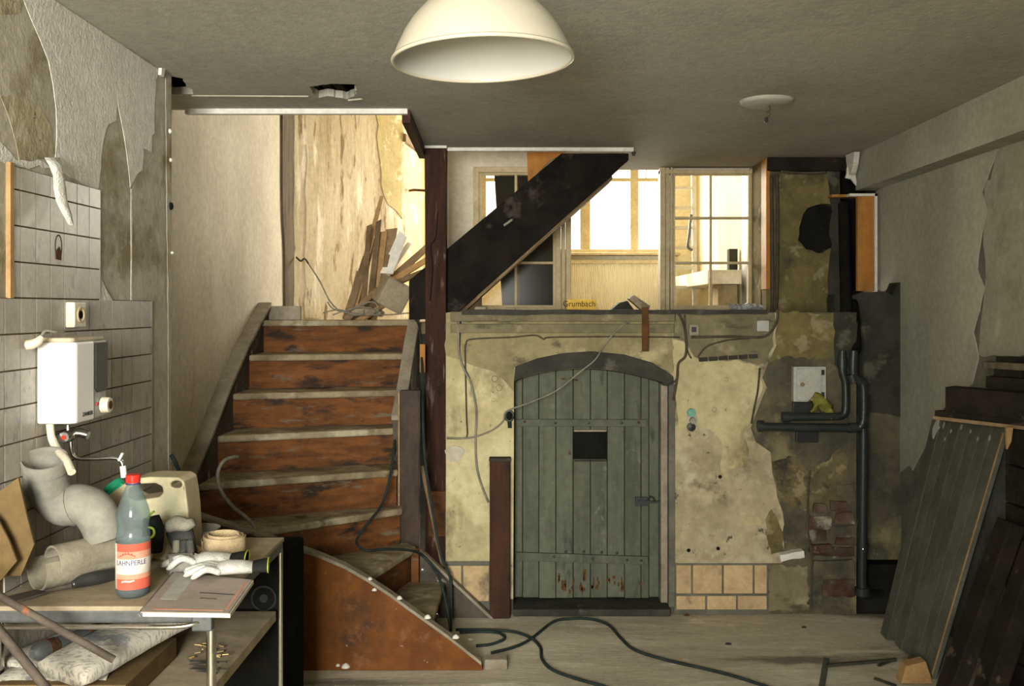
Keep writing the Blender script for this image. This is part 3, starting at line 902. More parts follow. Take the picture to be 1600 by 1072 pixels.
# torn flap of paper at the beam end
MB().plate(jag([(5.22, ZC - .01), (5.36, ZC - .005), (5.37, ZC - .13), (5.30, ZC - .11), (5.25, ZC - .06)], .03, .006, 73), lambda u, v, d: (P(1337, 0, 5.37).x - d - .03 + (ZC - v) * .1, u, v), 0, .03).build('torn_paper_flap', m_paper, wr)
o = MB().plate(jag([(P(x, y, 5.34).x, P(x, y, 5.34).z) for x, y in ((1337, 243), (1326, 252), (1321, 278), (1330, 280), (1338, 290))], .02, .003, 74), XZ(5.34), 0, .012).build('torn_paper_flap', m_paper, wr)
# small dark board remains on the wall below the beam
MB().box((XR - .03, Rr(1560, 230)[0], Rr(1560, 232)[1]), (XR, Rr(1545, 230)[0], Rr(1560, 226)[1])).build('board_remnant', m_darkwood, wr)
# pine board and white edging at the wall end
nb = thing('end_board', 'orange pine board with white edging at the end of the right wall', 'board', (P(1350, 0, 5.3).x, 5.3, P(0, 455, 5.3).z))
a, b = P(1339, 455, 5.3), P(1365, 307, 5.3)
MB().box((a.x, 5.29, a.z), (b.x, 5.32, b.z)).build('board', m_pine, nb, bevel=.002)
a, b = P(1365, 456, 5.3), P(1369, 303, 5.3)
MB().box((a.x, 5.28, a.z), (b.x, 5.33, b.z)).build('white_edge', m_white, nb)
a, b = P(1326, 307, 5.3), P(1369, 303, 5.3)
MB().box((a.x, 5.28, a.z), (b.x, 5.33, b.z)).build('white_edge', m_white, nb)
MB().beam(P(1314, 474, 5.29), P(1364, 452, 5.29), .016, .02, (0, 1, 0)).build('broken_lath', m_splinter, nb)

# ---- shop front behind the camera
wf = MB()
wf.box((-1.75, YN - .1, 0), (XR + .1, YN, 1.1))
wf.box((-1.75, YN - .1, 2.26), (XR + .1, YN, ZC))
wf.box((-1.75, YN - .1, 1.1), (-1.18, YN, 2.26))
wf.box((.02, YN - .1, 1.1), (XR + .1, YN, 2.26))
wf.build('wall_front', m_stairwall, kind=STRUCT, label='wall with the shop window behind the viewer', cat='wall')

MB().box((-.05, -.44, 0), (XR + .1, -.36, ZC)).build('wall_light_blocker', m_stairwall, kind=STRUCT, label='added unseen partition blocking light to the right side', cat='wall')  # added out of view to keep window light off the right side

# ---- bright back room
br = MB()
br.box((1.5, YW + .1, 1.3), (1.6, YF, 4.3))
br.build('wall_back_room_right', m_cream, kind=STRUCT, label='bright cream right wall of the back room', cat='wall')
fx0, fx1 = -.44, P(1042, 0, YF).x
fz0, fz1 = P(0, 396, YF).z, P(0, 215, YF).z
bw = MB()
bw.box((-.5, YF, 1.3), (1.6, YF + .12, fz0))
bw.box((-.5, YF, fz1), (1.6, YF + .12, 4.3))
bw.box((fx1, YF, fz0), (1.6, YF + .12, fz1))
bw.build('wall_back_room_far', m_cream, kind=STRUCT, label='far wall of the back room with big windows', cat='wall')
win3 = thing('window_2', 'large white casement window of the back room', 'window', (.4, YF, fz0), kind=STRUCT)
for x0, x1 in ((752, 760), (830, 845), (906, 922), (984, 997), (1034, 1042)):
    wbar(x0, x1, 218, 396, 'frame_post', .07, par=win3, Y=YF)
for y0, y1, d in ((279, 285, .08), (390, 397, .12), (215, 221, .08)):
    wbar(748, 1042, y0, y1, 'frame_rail', d, par=win3, Y=YF)
for x0, x1 in ((845, 906), (922, 984), (997, 1034)):
    for y in (322, 357):
        wbar(x0, x1, y - .7, y + .7, 'glazing_bar', .02, par=win3, Y=YF)
    for (u, v) in ((285, 321), (323, 356), (358, 390)):
        wbar(x0, x1, u, v, 'pane', .004, mat=m_glass, par=win3, Y=YF).modifiers.clear()
wbar(1008, 1010, 221, 279, 'glazing_bar', .03, par=win3, Y=YF)
MB().box((-.42, YF - .14, P(0, 400, YF).z), (fx1 + .1, YF, P(0, 396, YF).z)).build('window_sill', m_frame, win3, bevel=.004)

# =================================================================== STAIRS
st = thing('staircase', 'worn red-brown wooden staircase winding up to the landing', 'staircase', (-1.0, 4.3, 0))
RZ = .18
Zk = [1.44 - RZ * k for k in range(8)]
LX = -1.475
Lk = [(-1.49, 5.36), (LX, 5.08), (LX, 4.80), (LX, 4.56), (LX, 4.30), (LX, 4.05)]
Rk = [(-.67, 5.47), (-.668, 5.24), (-.668, 5.02), (-.66, 4.86), (-.63, 4.68), (-.62, 4.66)]
TH = .034


def slab(pts, z0, z1):
    n = len(pts)
    return MB().add([(p[0], p[1], z0) for p in pts] + [(p[0], p[1], z1) for p in pts],
                    [tuple(range(n))[::-1], tuple(range(n, 2 * n))] + [(i, (i + 1) % n, n + (i + 1) % n, n + i) for i in range(n)])


def riser(p, q, z0, z1, back=.03, t=.02):
    p, q = Vector(p), Vector(q)
    n = Vector((-(q - p).y, (q - p).x)).normalized()
    a, b = p + n * back, q + n * back
    c, d = q + n * (back + t), p + n * (back + t)
    return slab([a, b, c, d], z0, z1)


for k in range(5):
    l, r = Lk[k], Rk[k]
    if k == 0:
        pts = [l, r, (r[0], 5.62), (l[0], 5.62)]
    else:
        pl_, pr_ = Lk[k - 1], Rk[k - 1]
        pts = [l, r, (pr_[0], pr_[1] + .06), (pl_[0], pl_[1] + .06)]
    slab(pts, Zk[k] - TH, Zk[k]).build('tread', m_tread, st, bevel=.010)
    riser(l, r, Zk[k + 1] - TH if k < 4 else .4, Zk[k] - TH).build('riser', m_riser, st)
# winders
NW = (-.60, 4.69)
slab([(LX, 4.03), (LX + .12, 4.03), (-.605, 4.64), (-.60, 4.74), (LX, 4.40)], Zk[5] - TH, Zk[5]).build('tread', m_tread, st, bevel=.010)
riser((LX + .10, 4.03), (-.60, 4.645), .20, Zk[5] - TH).build('riser', m_riser, st)
slab([(LX, 4.02), (-.70, 4.02), (-.535, 4.63), (-.60, 4.72), (LX, 4.35)], Zk[6] - TH, Zk[6]).build('tread', m_tread, st, bevel=.010)
riser((-.71, 4.03), (-.54, 4.66), .05, Zk[6] - TH).build('riser', m_riser, st)
slab([(-1.2, 4.02), (-.40, 4.02), (-.40, 4.665), (-.6, 4.665), (-1.2, 4.3)], Zk[7] - TH, Zk[7]).build('tread', m_tread, st, bevel=.010)
riser((-.41, 4.03), (-.41, 4.66), .0, Zk[7] - TH).build('riser', m_greytrim, st)
# wall string on the left
ls = [(5.50, 1.53), (5.05, 1.30), (4.75, 1.11), (4.50, .93), (4.25, .77), (4.00, .62), (3.86, .55), (3.86, .1), (4.2, .35), (5.5, 1.15)]
MB().plate(ls, lambda u, v, d: (XS + d, u, v), .002, .06).build('wall_string', m_greytrim, st, bevel=.004)
MB().plate([(u, v + .012) for u, v in ls[:7]] + [(u, v - .012) for u, v in ls[:7][::-1]], lambda u, v, d: (XS + d, u, v), .001, .075).build('string_capping', m_dusttrim, st, bevel=.003)
MB().box((XS + .002, 5.5, 1.44), (-1.30, 5.53, 1.52)).build('landing_skirting', m_dusttrim, st, bevel=.003)
# right string, its pale capping and the newel board
rs = [(5.50, 1.46), (5.24, 1.29), (4.98, 1.10), (4.74, .95), (4.74, .30), (5.1, .55), (5.5, .85)]
MB().plate(rs, lambda u, v, d: (-.665 + d, u, v), 0, .045).build('outer_string', m_greytrim, st, bevel=.003)
cap = [(5.52, 1.49), (5.24, 1.32), (4.98, 1.12), (4.74, .965)]
MB().plate([(u, v + .012) for u, v in cap] + [(u, v - .012) for u, v in cap[::-1]], lambda u, v, d: (-.672 + d, u, v), 0, .062).build('string_capping', m_dusttrim, st, bevel=.003)
a, b = P(625, 860, 4.70), P(655, 610, 4.70)
MB().box((a.x, 4.69, .02), (b.x, 4.74, b.z)).build('newel_board', m_newel, st, bevel=.004)
MB().box((a.x - .008, 4.695, .4), (a.x - .001, 4.735, b.z - .01)).build('newel_edge_strip', m_splinter, st)
# foot string against the door wall
fs = px_poly([(655, 858), (770, 966), (760, 985), (690, 985), (652, 930)], 4.67)
fs = [(x, max(z, 0)) for x, z in fs]
MB().plate(fs, XZ(4.67), 0, .035).build('foot_string', m_greytrim, st, bevel=.003)
e0, e1 = P(655, 858, 4.67), P(770, 966, 4.67)
MB().beam(e0, e1, .045, .014, (0, 1, 0)).build('string_capping', m_dusttrim, st, bevel=.003)
a = P(652, 905, 4.655)
MB().box((P(643, 0, 4.64).x, 4.62, Zk[7]), (P(655, 0, 4.64).x, 4.665, Zk[7] + .17)).build('corner_block', m_riser, st, bevel=.003)
# curved front string
top = [(250, 785), (330, 812), (400, 833), (443, 848), (500, 868), (540, 885), (575, 905), (610, 928), (640, 950), (700, 993), (753, 1035), (755, 1045)]
tp_ = px_poly(top, 4.01)
tp_[-1] = (tp_[-1][0], 0)
MB().plate(tp_ + [(tp_[0][0], 0)], XZ(4.01), -.02, .015).build('front_string', m_stairpaint, st, bevel=.003)
MB().plate([(x, z + .012) for x, z in tp_[:-1]] + [(x, z - .004) for x, z in tp_[:-1][::-1]], XZ(4.0), -.02, .03).build('string_capping', m_dusttrim, st, bevel=.003)
rr = random.Random(12)
for x, y, s in ((578, 905, 6), (624, 935, 7), (668, 965, 8), (712, 996, 8), (540, 1042, 10), (585, 922, 6), (660, 890, 3), (528, 1040, 5)):
    c = P(x, y, 3.99)
    MB().lathe([(0, s / 374 * .6), (s / 374 * .5, s / 374 * .35), (s / 374 * .7, -.002)], c, 8).build('plaster_blob', m_white, st, smooth=True)
o = MB().box((P(757, 0, 4.0).x, 3.99, 0), (P(793, 0, 4.0).x, 4.06, .045)).build('plaster_block', m_dusttrim, label='pale plaster block at the foot of the curved stair board', cat='block', bevel=.008)

# ---- timber post and diagonal stringer of the upper flight
po = MB()
pw0, pw1 = P(664, 0, 5.1).x, P(697, 0, 5.1).x
pv = []
rr = random.Random(3)
zs = [0, .4, .8, 1.2, 1.6, 2.0, ZC - .012]
for z in zs:
    j = [rr.uniform(-.004, .004) for _ in range(4)]
    pv += [(pw0 + j[0], 5.09 + j[1], z), (pw1 + j[2], 5.09 + j[3], z), (pw1 + j[2], 5.165, z), (pw0 + j[0], 5.165, z)]
pf = [(3, 2, 1, 0), tuple(4 * (len(zs) - 1) + i for i in range(4))]
for i in range(len(zs) - 1):
    for k in range(4):
        pf.append((4 * i + k, 4 * i + (k + 1) % 4, 4 * i + 4 + (k + 1) % 4, 4 * i + 4 + k))
pst = thing('timber_post', 'dark red-brown timber post standing beside the stairs up to the ceiling', 'post', ((pw0 + pw1) / 2, 5.13, 0))
MB().add(pv, pf).build('post_shaft', m_post, pst, bevel=.006)
MB().box((pw0 - .004, 5.08, ZC - .013), (pw1 + .004, 5.17, ZC)).build('white_cap', m_white, pst)
MB().box((pw0 + .02, 5.082, .3), (pw1 - .004, 5.092, P(0, 768, 5.08).z)).build('orange_patch', m_rust, pst)
ck = [P(x, y, 5.088) for x, y in ((684, 330), (681, 370), (673, 385), (676, 420), (672, 470))]
MB().tube(ck, .003, 5, 4).build('crack', m_dark, pst)

YS = 5.12
dq = thing('stair_stringer', 'dark diagonal beam of the upper flight crossing the window', 'beam', (0, YS, E - .1))
MB().plate(px_poly([(637, 438), (878, 237), (984, 237), (984, 248), (703, 498), (637, 500)], YS), XZ(YS), .055, .11).build('beam', m_stringer, dq, bevel=.004)
MB().plate(px_poly([(705, 489), (955, 268), (957, 280), (738, 476), (712, 499)], YS + .12), XZ(YS + .11), 0, .13).build('soffit_boards', m_scrap, dq)
MB().plate(px_poly([(745, 463), (950, 276), (951, 280), (747, 468)], YS + .13), XZ(YS + .09), 0, .02).build('soffit_edge', m_scrap, dq)
MB().beam(P(788, 352, YS + .04), P(801, 343, YS + .02), .02, .012, (0, 1, 0)).build('broken_bracket', m_greycable, dq)
MB().plate(px_poly([(823, 230), (900, 230), (860, 250), (825, 285)], YS + .35), XZ(YS + .35), 0, .02).build('loose_board', m_pine, dq)  # loose board tucked behind the beam, grouped with the stringer

# ---- short red-brown post in front of the door wall
o = MB().box((P(765, 0, 4.66).x, 4.655, 0), (P(797, 0, 4.66).x, 4.714, P(0, 720, 4.66).z)).build('short_post', m_shortpost, label='short red-brown square post standing left of the green door', cat='post', bevel=.006)
MB().box((P(765, 0, 4.66).x - .003, 4.652, P(0, 721, 4.66).z), (P(797, 0, 4.66).x + .003, 4.717, P(0, 716, 4.66).z)).build('post_cap', m_darkwood, o, bevel=.003)

# =================================================================== CELLAR DOOR
YD = 4.85
door = thing('door_1', 'grey-green plank cellar door with arched top', 'door', (P(917, 0, YD).x, YD, .06), kind=STRUCT)
xs = [804, 816.6, 842, 868.5, 895.6, 922.6, 948.9, 975.9, 1001.6, 1014, 1030]


def arch_z(x):
    for (x0, y0), (x1, y1) in zip(arch_px, arch_px[1:]):
        if x0 <= x <= x1:
            return P(0, y0 + (y1 - y0) * (x - x0) / (x1 - x0) + 1, YD).z
    return P(0, 597, YD).z


zb = P(0, 934, YD).z
hz0, hz1 = P(0, 718, YD).z, P(0, 675, YD).z
rr = random.Random(8)
for i in range(len(xs) - 1):
    a, b = xs[i] + .45, xs[i + 1] - .45
    xa, xb = P(a, 0, YD).x, P(b, 0, YD).x
    y0 = YD + rr.uniform(-.002, .003)
    segs = [(zb + rr.uniform(-.004, .004), None)]
    if i in (4, 5):
        segs = [(zb, hz0), (hz1, None)]
    for z0, z1 in segs:
        za, zc = (arch_z(a), arch_z(b)) if z1 is None else (z1, z1)
        lo_ = [(xa, y0, z0), (xb, y0, z0), (xb, y0 + .028, z0), (xa, y0 + .028, z0)]
        hi_ = [(xa, y0, za), (xb, y0, zc), (xb, y0 + .028, zc), (xa, y0 + .028, za)]
        MB().hexa(lo_, hi_).build('plank', m_door, door, bevel=.003)
MB().box((P(805, 0, YD).x, YD + .03, zb), (P(1029, 0, YD).x, YD + .04, P(0, 602, YD).z)).build('door_dark_backing', m_dark, door)  # black sheet giving the hatch opening its darkness


def dbeam(x0, y0, x1, y1, hpx, d, name, mat):
    p, q = P(x0, y0, YD - d / 2), P(x1, y1, YD - d / 2)
    return MB().beam(p, q, d, hpx / 309, (0, 1, 0)).build(name, mat, door, bevel=.003)


dbeam(806, 660.5, 1010, 661, 11, .018, 'batten', m_door)
dbeam(806, 869, 1013, 876, 13, .018, 'batten', m_door)
dbeam(897, 673, 948, 673, 3, .016, 'hatch_lip', m_dusttrim)
dbeam(897, 720, 948, 720, 2, .012, 'hatch_lip', m_darkwood)
for x, y in ((820, 659), (868, 661), (920, 661), (971, 661), (998, 660), (866, 870), (926, 873), (980, 875), (1002, 876), (884, 862), (912, 862), (940, 863), (964, 864)):
    c = P(x, y, YD - .019)
    MB().lathe([(0, .005), (.005, .004), (.007, 0)], c, 8, Matrix.Rotation(math.pi / 2, 4, 'X')).build('bolt_head', m_rust if x in (820, 998) else m_iron, door)
# latch
lt = MB().box((P(992, 0, YD).x, YD - .012, P(0, 790, YD).z), (P(1012, 0, YD).x, YD, P(0, 776, YD).z)).build('latch', m_iron, door, bevel=.002)
MB().beam(P(996, 784, YD - .02), P(1043, 785, YD - .02), .012, .012, (0, 1, 0)).build('latch_bar', m_iron, lt)
MB().tube([P(1012, 784, YD - .02), P(1016, 776, YD - .03), P(1022, 780, YD - .03), P(1022, 786, YD - .02)], .004, 6, 4).build('latch_handle', m_iron, lt)
# rust stains: flaking patches with their own shape
streaks = [(872 + rr.uniform(0, 105), rr.uniform(896, 926), rr.uniform(1, 3.5), rr.uniform(3, 11)) for _ in range(26)]
for i, (x, y, sx, sy) in enumerate(streaks + [(1001, 651, 2, 5), (1006, 664, 3, 4), (893, 592, 5, 2), (890, 708, 2, 4), (975, 675, 3, 1.5), (880, 592, 5, 1.5), (900, 594, 4, 2), (1001, 912, 3, 5)]):
    sy = min(sy, 930 - y)
    pp = [(x + sx * math.cos(t) * rr.uniform(.4, 1.2), y + sy * math.sin(t) * rr.uniform(.4, 1.2)) for t in [k * math.pi / 6 for k in range(12)]]
    MB().plate(px_poly(pp, YD - .003), XZ(YD - .003), 0, .004).build('rust_flake', m_rust, door)
# ring hinge on the left jamb
hg = thing('wall_ring', 'dark iron ring bolt in the wall left of the door', 'ring', P(796, 660, YB - .02))
MB().tube([P(796 + 6 * math.cos(t), 650 + 8 * math.sin(t), YB - .03) for t in [k * math.pi / 6 for k in range(13)]], .005, 7, 2).build('ring', m_iron, hg)
MB().beam(P(796, 658, YB - .03), P(797, 670, YB + .0), .02, .02).build('staple', m_iron, hg)
MB().lathe([(0, .02), (.022, .012), (.028, 0)], P(795, 650, YB - .014), 12, Matrix.Rotation(math.pi / 2, 4, 'X')).build('socket', m_dark, hg)

# =================================================================== THINGS ON THE BACK WALL
# rusty strap hanging from the ledge
MB().box((P(1003, 0, 4.66).x, 4.655, P(0, 549, 4.66).z), (P(1013, 0, 4.66).x, 4.665, P(0, 480, 4.66).z)).build('iron_strap', m_rust, label='rusty flat iron strap hanging from the ledge above the door', cat='strap', bevel=.001)
# meter box
mb_ = thing('meter_box', 'light grey metal meter box on the damp wall', 'box', P(1265, 628, 4.70))
a, b = P(1240, 628, 4.69), P(1291, 573, 4.69)
MB().box((a.x, 4.69, a.z), (b.x, YB, b.z)).build('box_frame', m_grey, mb_, bevel=.003)
a, b = P(1246, 626, 4.68), P(1284, 576, 4.68)
dd = MB().box((a.x, 4.682, a.z), (b.x, 4.690, b.z)).build('box_door', m_grey, mb_, bevel=.003)
MB().lathe([(0, .008), (.009, .008), (.011, 0)], P(1254, 601, 4.682), 14, Matrix.Rotation(math.pi / 2, 4, 'X')).build('lock', m_brass, dd)
for y in (582, 617):
    a, b = P(1284, y + 4, 4.68), P(1288, y - 4, 4.68)
    MB().box((a.x, 4.678, a.z), (b.x, 4.69, b.z)).build('hinge', m_iron, mb_)
# crumpled yellow rag
rg = []
rr = random.Random(15)
for i in range(9):
    for j in range(7):
        t, q = i / 8, j / 6
        p = P(1266 + 34 * t, 622 + 26 * q - 8 * math.sin(t * 5), 4.665 + .02 * math.sin(7 * t + 4 * q))
        rg.append(p + Vector((rr.uniform(-1, 1), rr.uniform(-1.5, 1.5), rr.uniform(-1, 1))) * .010)
o = MB().add(rg, [(i * 7 + j, i * 7 + j + 1, i * 7 + 8 + j, i * 7 + 7 + j) for i in range(8) for j in range(6)]).build('rag', m_cloth, smooth='all', label='crumpled yellow rag stuck between the meter box and the pipe', cat='rag')
sl = o.modifiers.new('thickness', 'SOLIDIFY')
sl.thickness = .004
# dark plates behind the pipes
MB().box((P(1240, 0, 4.7).x, 4.705, P(0, 645, 4.7).z), (P(1272, 0, 4.7).x, YB, P(0, 629, 4.7).z)).build('junction_plate', m_black, label='black plate directly below the meter box', cat='plate', bevel=.002)
MB().box((P(1245, 0, 4.7).x, 4.705, P(0, 692, 4.7).z), (P(1279, 0, 4.7).x, YB, P(0, 675, 4.7).z)).build('junction_plate', m_black, label='black plate below the lower horizontal pipe', cat='plate', bevel=.002)


# cast iron pipes
def pipe(pts, r, label, joints=(), Y=4.66):
    t = thing('drain_pipe', label, 'pipe', P(*pts[-1], Y))
    MB().tube([P(x, y, Y) for x, y in pts], r, 14, 3).build('pipe_run', m_iron, t, smooth=True)
    for (x0, y0, x1, y1, k) in joints:
        MB().tube([P(x0, y0, Y), P(x1, y1, Y)], r * k, 14, 1).build('collar', m_iron, t, smooth=True)
    return t


pipe([(1316, 548), (1316, 580), (1321, 600), (1321, 640), (1316, 649), (1300, 651), (1222, 652)], .019, 'upper black iron pipe bending left below the meter box', [(1222, 652, 1234, 652, 1.3), (1316, 560, 1316, 575, 1.25)], 4.665)
pipe([(1334, 548), (1333, 585), (1343, 596), (1349, 606), (1349, 655), (1343, 667), (1330, 669), (1190, 667)], .020, 'lower long horizontal black iron pipe ending in a flange', [(1184, 666, 1192, 666, 1.4), (1340, 668, 1326, 669, 1.2), (1330, 585, 1334, 597, 1.25)], 4.655)
t = pipe([(1349, 640), (1349, 700), (1348, 800), (1347, 900), (1347, 926)], .022, 'tall vertical black iron downpipe beside the right wall', [(1349, 642, 1349, 652, 1.25), (1348, 850, 1348, 862, 1.2), (1347, 918, 1347, 930, 1.6)], 4.70)
MB().tube([P(1347, 926, 4.70), P(1352, 930, 4.74), P(1375, 928, 4.9)], .022, 12, 4).build('elbow', m_iron, t, smooth=True)
for y in (645, 858):
    MB().lathe([(0, .006), (.006, .004), (.007, 0)], P(1349, y, 4.674), 8, Matrix.Rotation(math.pi / 2, 4, 'X')).build('clip_screw', m_chrome, t)
MB().tube([P(1322, 545, 4.78), P(1322, 480, 4.9), P(1320, 400, 5.2), P(1318, 320, 5.4)], .03, 12, 3).build('drain_pipe', m_dark, smooth=True, label='black riser pipe vanishing up into the dark slot', cat='pipe')
MB().tube([P(1338, 548, 4.72), P(1336, 500, 4.85), P(1332, 460, 5.1)], .024, 12, 3).build('drain_pipe', m_dark, smooth=True, label='second black riser pipe right of the dark slot', cat='pipe')
# thin rusty pipe low on the wall
MB().tube([P(x, y, 4.705) for x, y in ((1265, 735), (1263, 760), (1262, 800), (1262, 830), (1268, 870), (1267, 950))], .005, 8, 3).build('thin_pipe', m_browncable, smooth=True, label='thin rusty pipe running down the damp wall to the floor', cat='pipe')
# old socket insert with teal sides
so = thing('socket_insert', 'bare socket insert with teal sides right of the door', 'socket', P(1081, 672, 4.7))
for y in (645, 667):
    MB().lathe([(0, .016), (.020, .014), (.022, 0)], P(1080, y, YB - .016), 14, Matrix.Rotation(math.pi / 2, 4, 'X')).build('teal_cup', m_teal if y < 650 else m_black, so)
MB().lathe([(.004, .024), (.015, .024), (.017, 0)], P(1082, 657, YB - .016), 16, Matrix.Rotation(math.pi / 2, 4, 'X')).build('socket_ring', m_dusttrim, so)
MB().plate(jag(px_poly([(1072, 640), (1086, 638), (1091, 655), (1089, 672), (1075, 672)], YB - .018), .02, .002, 3), XZ(YB - .018), 0, .006).build('plaster_rim', m_plaster, so)
# junction boxes and a fuse on the ledge
a, b = P(1183, 518, 4.68), P(1202, 501, 4.68)
MB().box((a.x, 4.68, a.z), (b.x, YB, b.z)).build('junction_box', m_grey, label='small square grey junction box under the ledge', cat='box', bevel=.003)
o = thing('switch_box', 'old open switch with black centre below the window ledge', 'switch', P(1084, 525, 4.7))
a, b = P(1077, 524, 4.69), P(1092, 507, 4.69)
MB().box((a.x, 4.69, a.z), (b.x, YB, b.z)).build('switch_base', m_dusttrim, o, bevel=.002)
a, b = P(1081, 519, 4.68), P(1088, 511, 4.68)
MB().box((a.x, 4.682, a.z), (b.x, 4.69, b.z)).build('switch_knob', m_black, o)
# white rag and stones on the wall foot
MB().plate(jag(px_poly([(1218, 867), (1235, 864), (1256, 860), (1257, 871), (1238, 873), (1220, 878)], 4.66), .02, .003, 9), XZ(4.65), 0, .06).build('plaster_lump', m_white, label='white lump of plaster lying on the exposed bricks', cat='plaster', bevel=.004)


# cables: each one a thing
def cable(pts, Y, r, mat, label, name='cable', sm=5):
    p3 = [P(p[0], p[1], p[2] if len(p) > 2 else Y) for p in pts]
    return MB().tube(p3, r, 7, sm).build(name, mat, smooth='all', label=label, cat='cable')


cable([(712, 500), (716, 520), (717, 550), (724, 575), (736, 600), (744, 640), (743, 690), (745, 730), (753, 760), (763, 785)], 4.70, .0055, m_greycable, 'grey cable hanging down the yellow wall beside the post')
cable([(720, 498), (718, 530), (719, 560), (734, 592)], 4.706, .005, m_rubber, 'dark cable running beside the grey cable below the diagonal beam')
cable([(698, 684), (735, 684), (765, 674), (780, 664), (787, 656), (789, 646), (797, 640), (830, 628), (870, 610), (905, 582), (930, 562), (945, 538), (965, 515), (985, 500), (994, 490)], 4.69, .004, m_greycable,
      'thin cable slanting across the top of the green door')
cable([(698, 685), (722, 685), (730, 680), (729, 650), (727, 560), (728, 538), (738, 530), (800, 527), (836, 524), (850, 530), (862, 527), (960, 526), (1062, 527)], 4.705, .004, m_browncable, 'old brown wire running under the ledge over the door')
cable([(1060, 490), (1068, 506), (1072, 530), (1071, 556), (1060, 568), (1058, 590), (1052, 625)], 4.69, .006, m_browncable, 'brown cable bundle dropping beside the right end of the lintel')
cable([(1080, 527), (1140, 526), (1188, 527), (1205, 518), (1214, 500), (1214, 484)], 4.70, .006, m_browncable, 'dark conduit running right under the ledge to the junction box')
cable([(1090, 558), (1100, 545), (1112, 538), (1140, 531), (1170, 529)], 4.70, .004, m_browncable, 'curved wire under the switch box on the yellow wall')
cable([(1070, 492), (1072, 540), (1080, 560)], 4.70, .004, m_browncable, 'short wire beside the open switch')
cable([(1205, 276), (1206, 350), (1207, 440), (1206, 487)], 5.47, .010, m_browncable, 'left vertical conduit beside the window frame', 'conduit')
cable([(1214, 274), (1215, 350), (1214, 440), (1213, 487)], 5.47, .010, m_browncable, 'right vertical conduit in the niche beside the window', 'conduit')
cable([(1220, 268), (1245, 270), (1275, 270), (1290, 269)], 5.46, .008, m_browncable, 'horizontal conduit under the niche beam', 'conduit')
cable([(1187, 575), (1184, 610), (1178, 640), (1174, 662)], 4.70, .005, m_browncable, 'thin pipe at the broken edge of the yellow plaster')
cable([(1058, 590), (1052, 598), (1040, 602), (1030, 598)], 4.69, .004, m_iron, 'black wire end bent over the door corner')

# items on the ledge
bx = thing('cardboard_box', 'orange cardboard box printed Grumbach on the window ledge', 'box', P(912, 485, 5.75))
a, b = P(885, 487, 5.75), P(932, 468, 5.75)
MB().box((a.x, 5.74, ZL), (b.x, 5.82, b.z)).build('carton', m_orangebox, bx, bevel=.002)
tv, tf = text_mesh('Grumbach', .050)
tc_ = P(905, 475, 5.738)
MB().add([(tc_.x + v.x * .92, 5.7385 - v.z, tc_.z + v.y) for v in tv], tf).build('lettering', m_ink, bx)
MB().plate(jag(px_poly([(955, 484), (968, 473), (980, 470), (984, 476), (990, 484)], 5.3), .03, .003, 2), XZ(5.28), 0, .12).build('cardboard_scrap', m_darkwood, label='brown folded scrap lying on the ledge left of the tilted one', cat='scrap')
MB().plate(px_poly([(982, 467), (990, 461), (1015, 478), (1012, 488), (1005, 487)], 5.0), XZ(4.98), 0, .10).build('cardboard_scrap', m_tread, label='tilted brown board scrap on the ledge above the iron strap', cat='scrap')
MB().box((P(1087, 0, 5.2).x, 5.15, ZL), (P(1136, 0, 5.2).x, 5.22, P(0, 483.5, 5.2).z)).build('wood_strip', m_dusttrim, label='pale wooden strip lying on the ledge below the right casement', cat='strip', bevel=.002)
fv = []
rr = random.Random(33)
for i in range(14):
    for j in range(10):
        a = 2 * math.pi * j / 10
        r = .025 * (1 - abs(i / 13 - .5) * .7) * rr.uniform(.7, 1.2)
        c = P(1140 + 52 * i / 13, 481, 5.15)
        fv.append((c.x, c.y + math.cos(a) * r, ZL + .026 + math.sin(a) * r))
MB().add(fv, [(i * 10 + j, i * 10 + (j + 1) % 10, i * 10 + 10 + (j + 1) % 10, i * 10 + 10 + j) for i in range(13) for j in range(10)]).build('plastic_bag', m_foil, label='crumpled clear plastic wrap on the ledge by the conduits', cat='plastic wrap')
for i, (x0, x1, h, lb) in enumerate(((742, 760, 9, 'stone block at the left end of the window ledge'), (790, 806, 8, 'small rubble block under the left casement'))):
    MB().box((P(x0, 0, 4.75).x, 4.72, ZL), (P(x1, 0, 4.75).x, 4.80, ZL + h / 317)).build('rubble_block', m_stone, label=lb, cat='stone', bevel=.006)

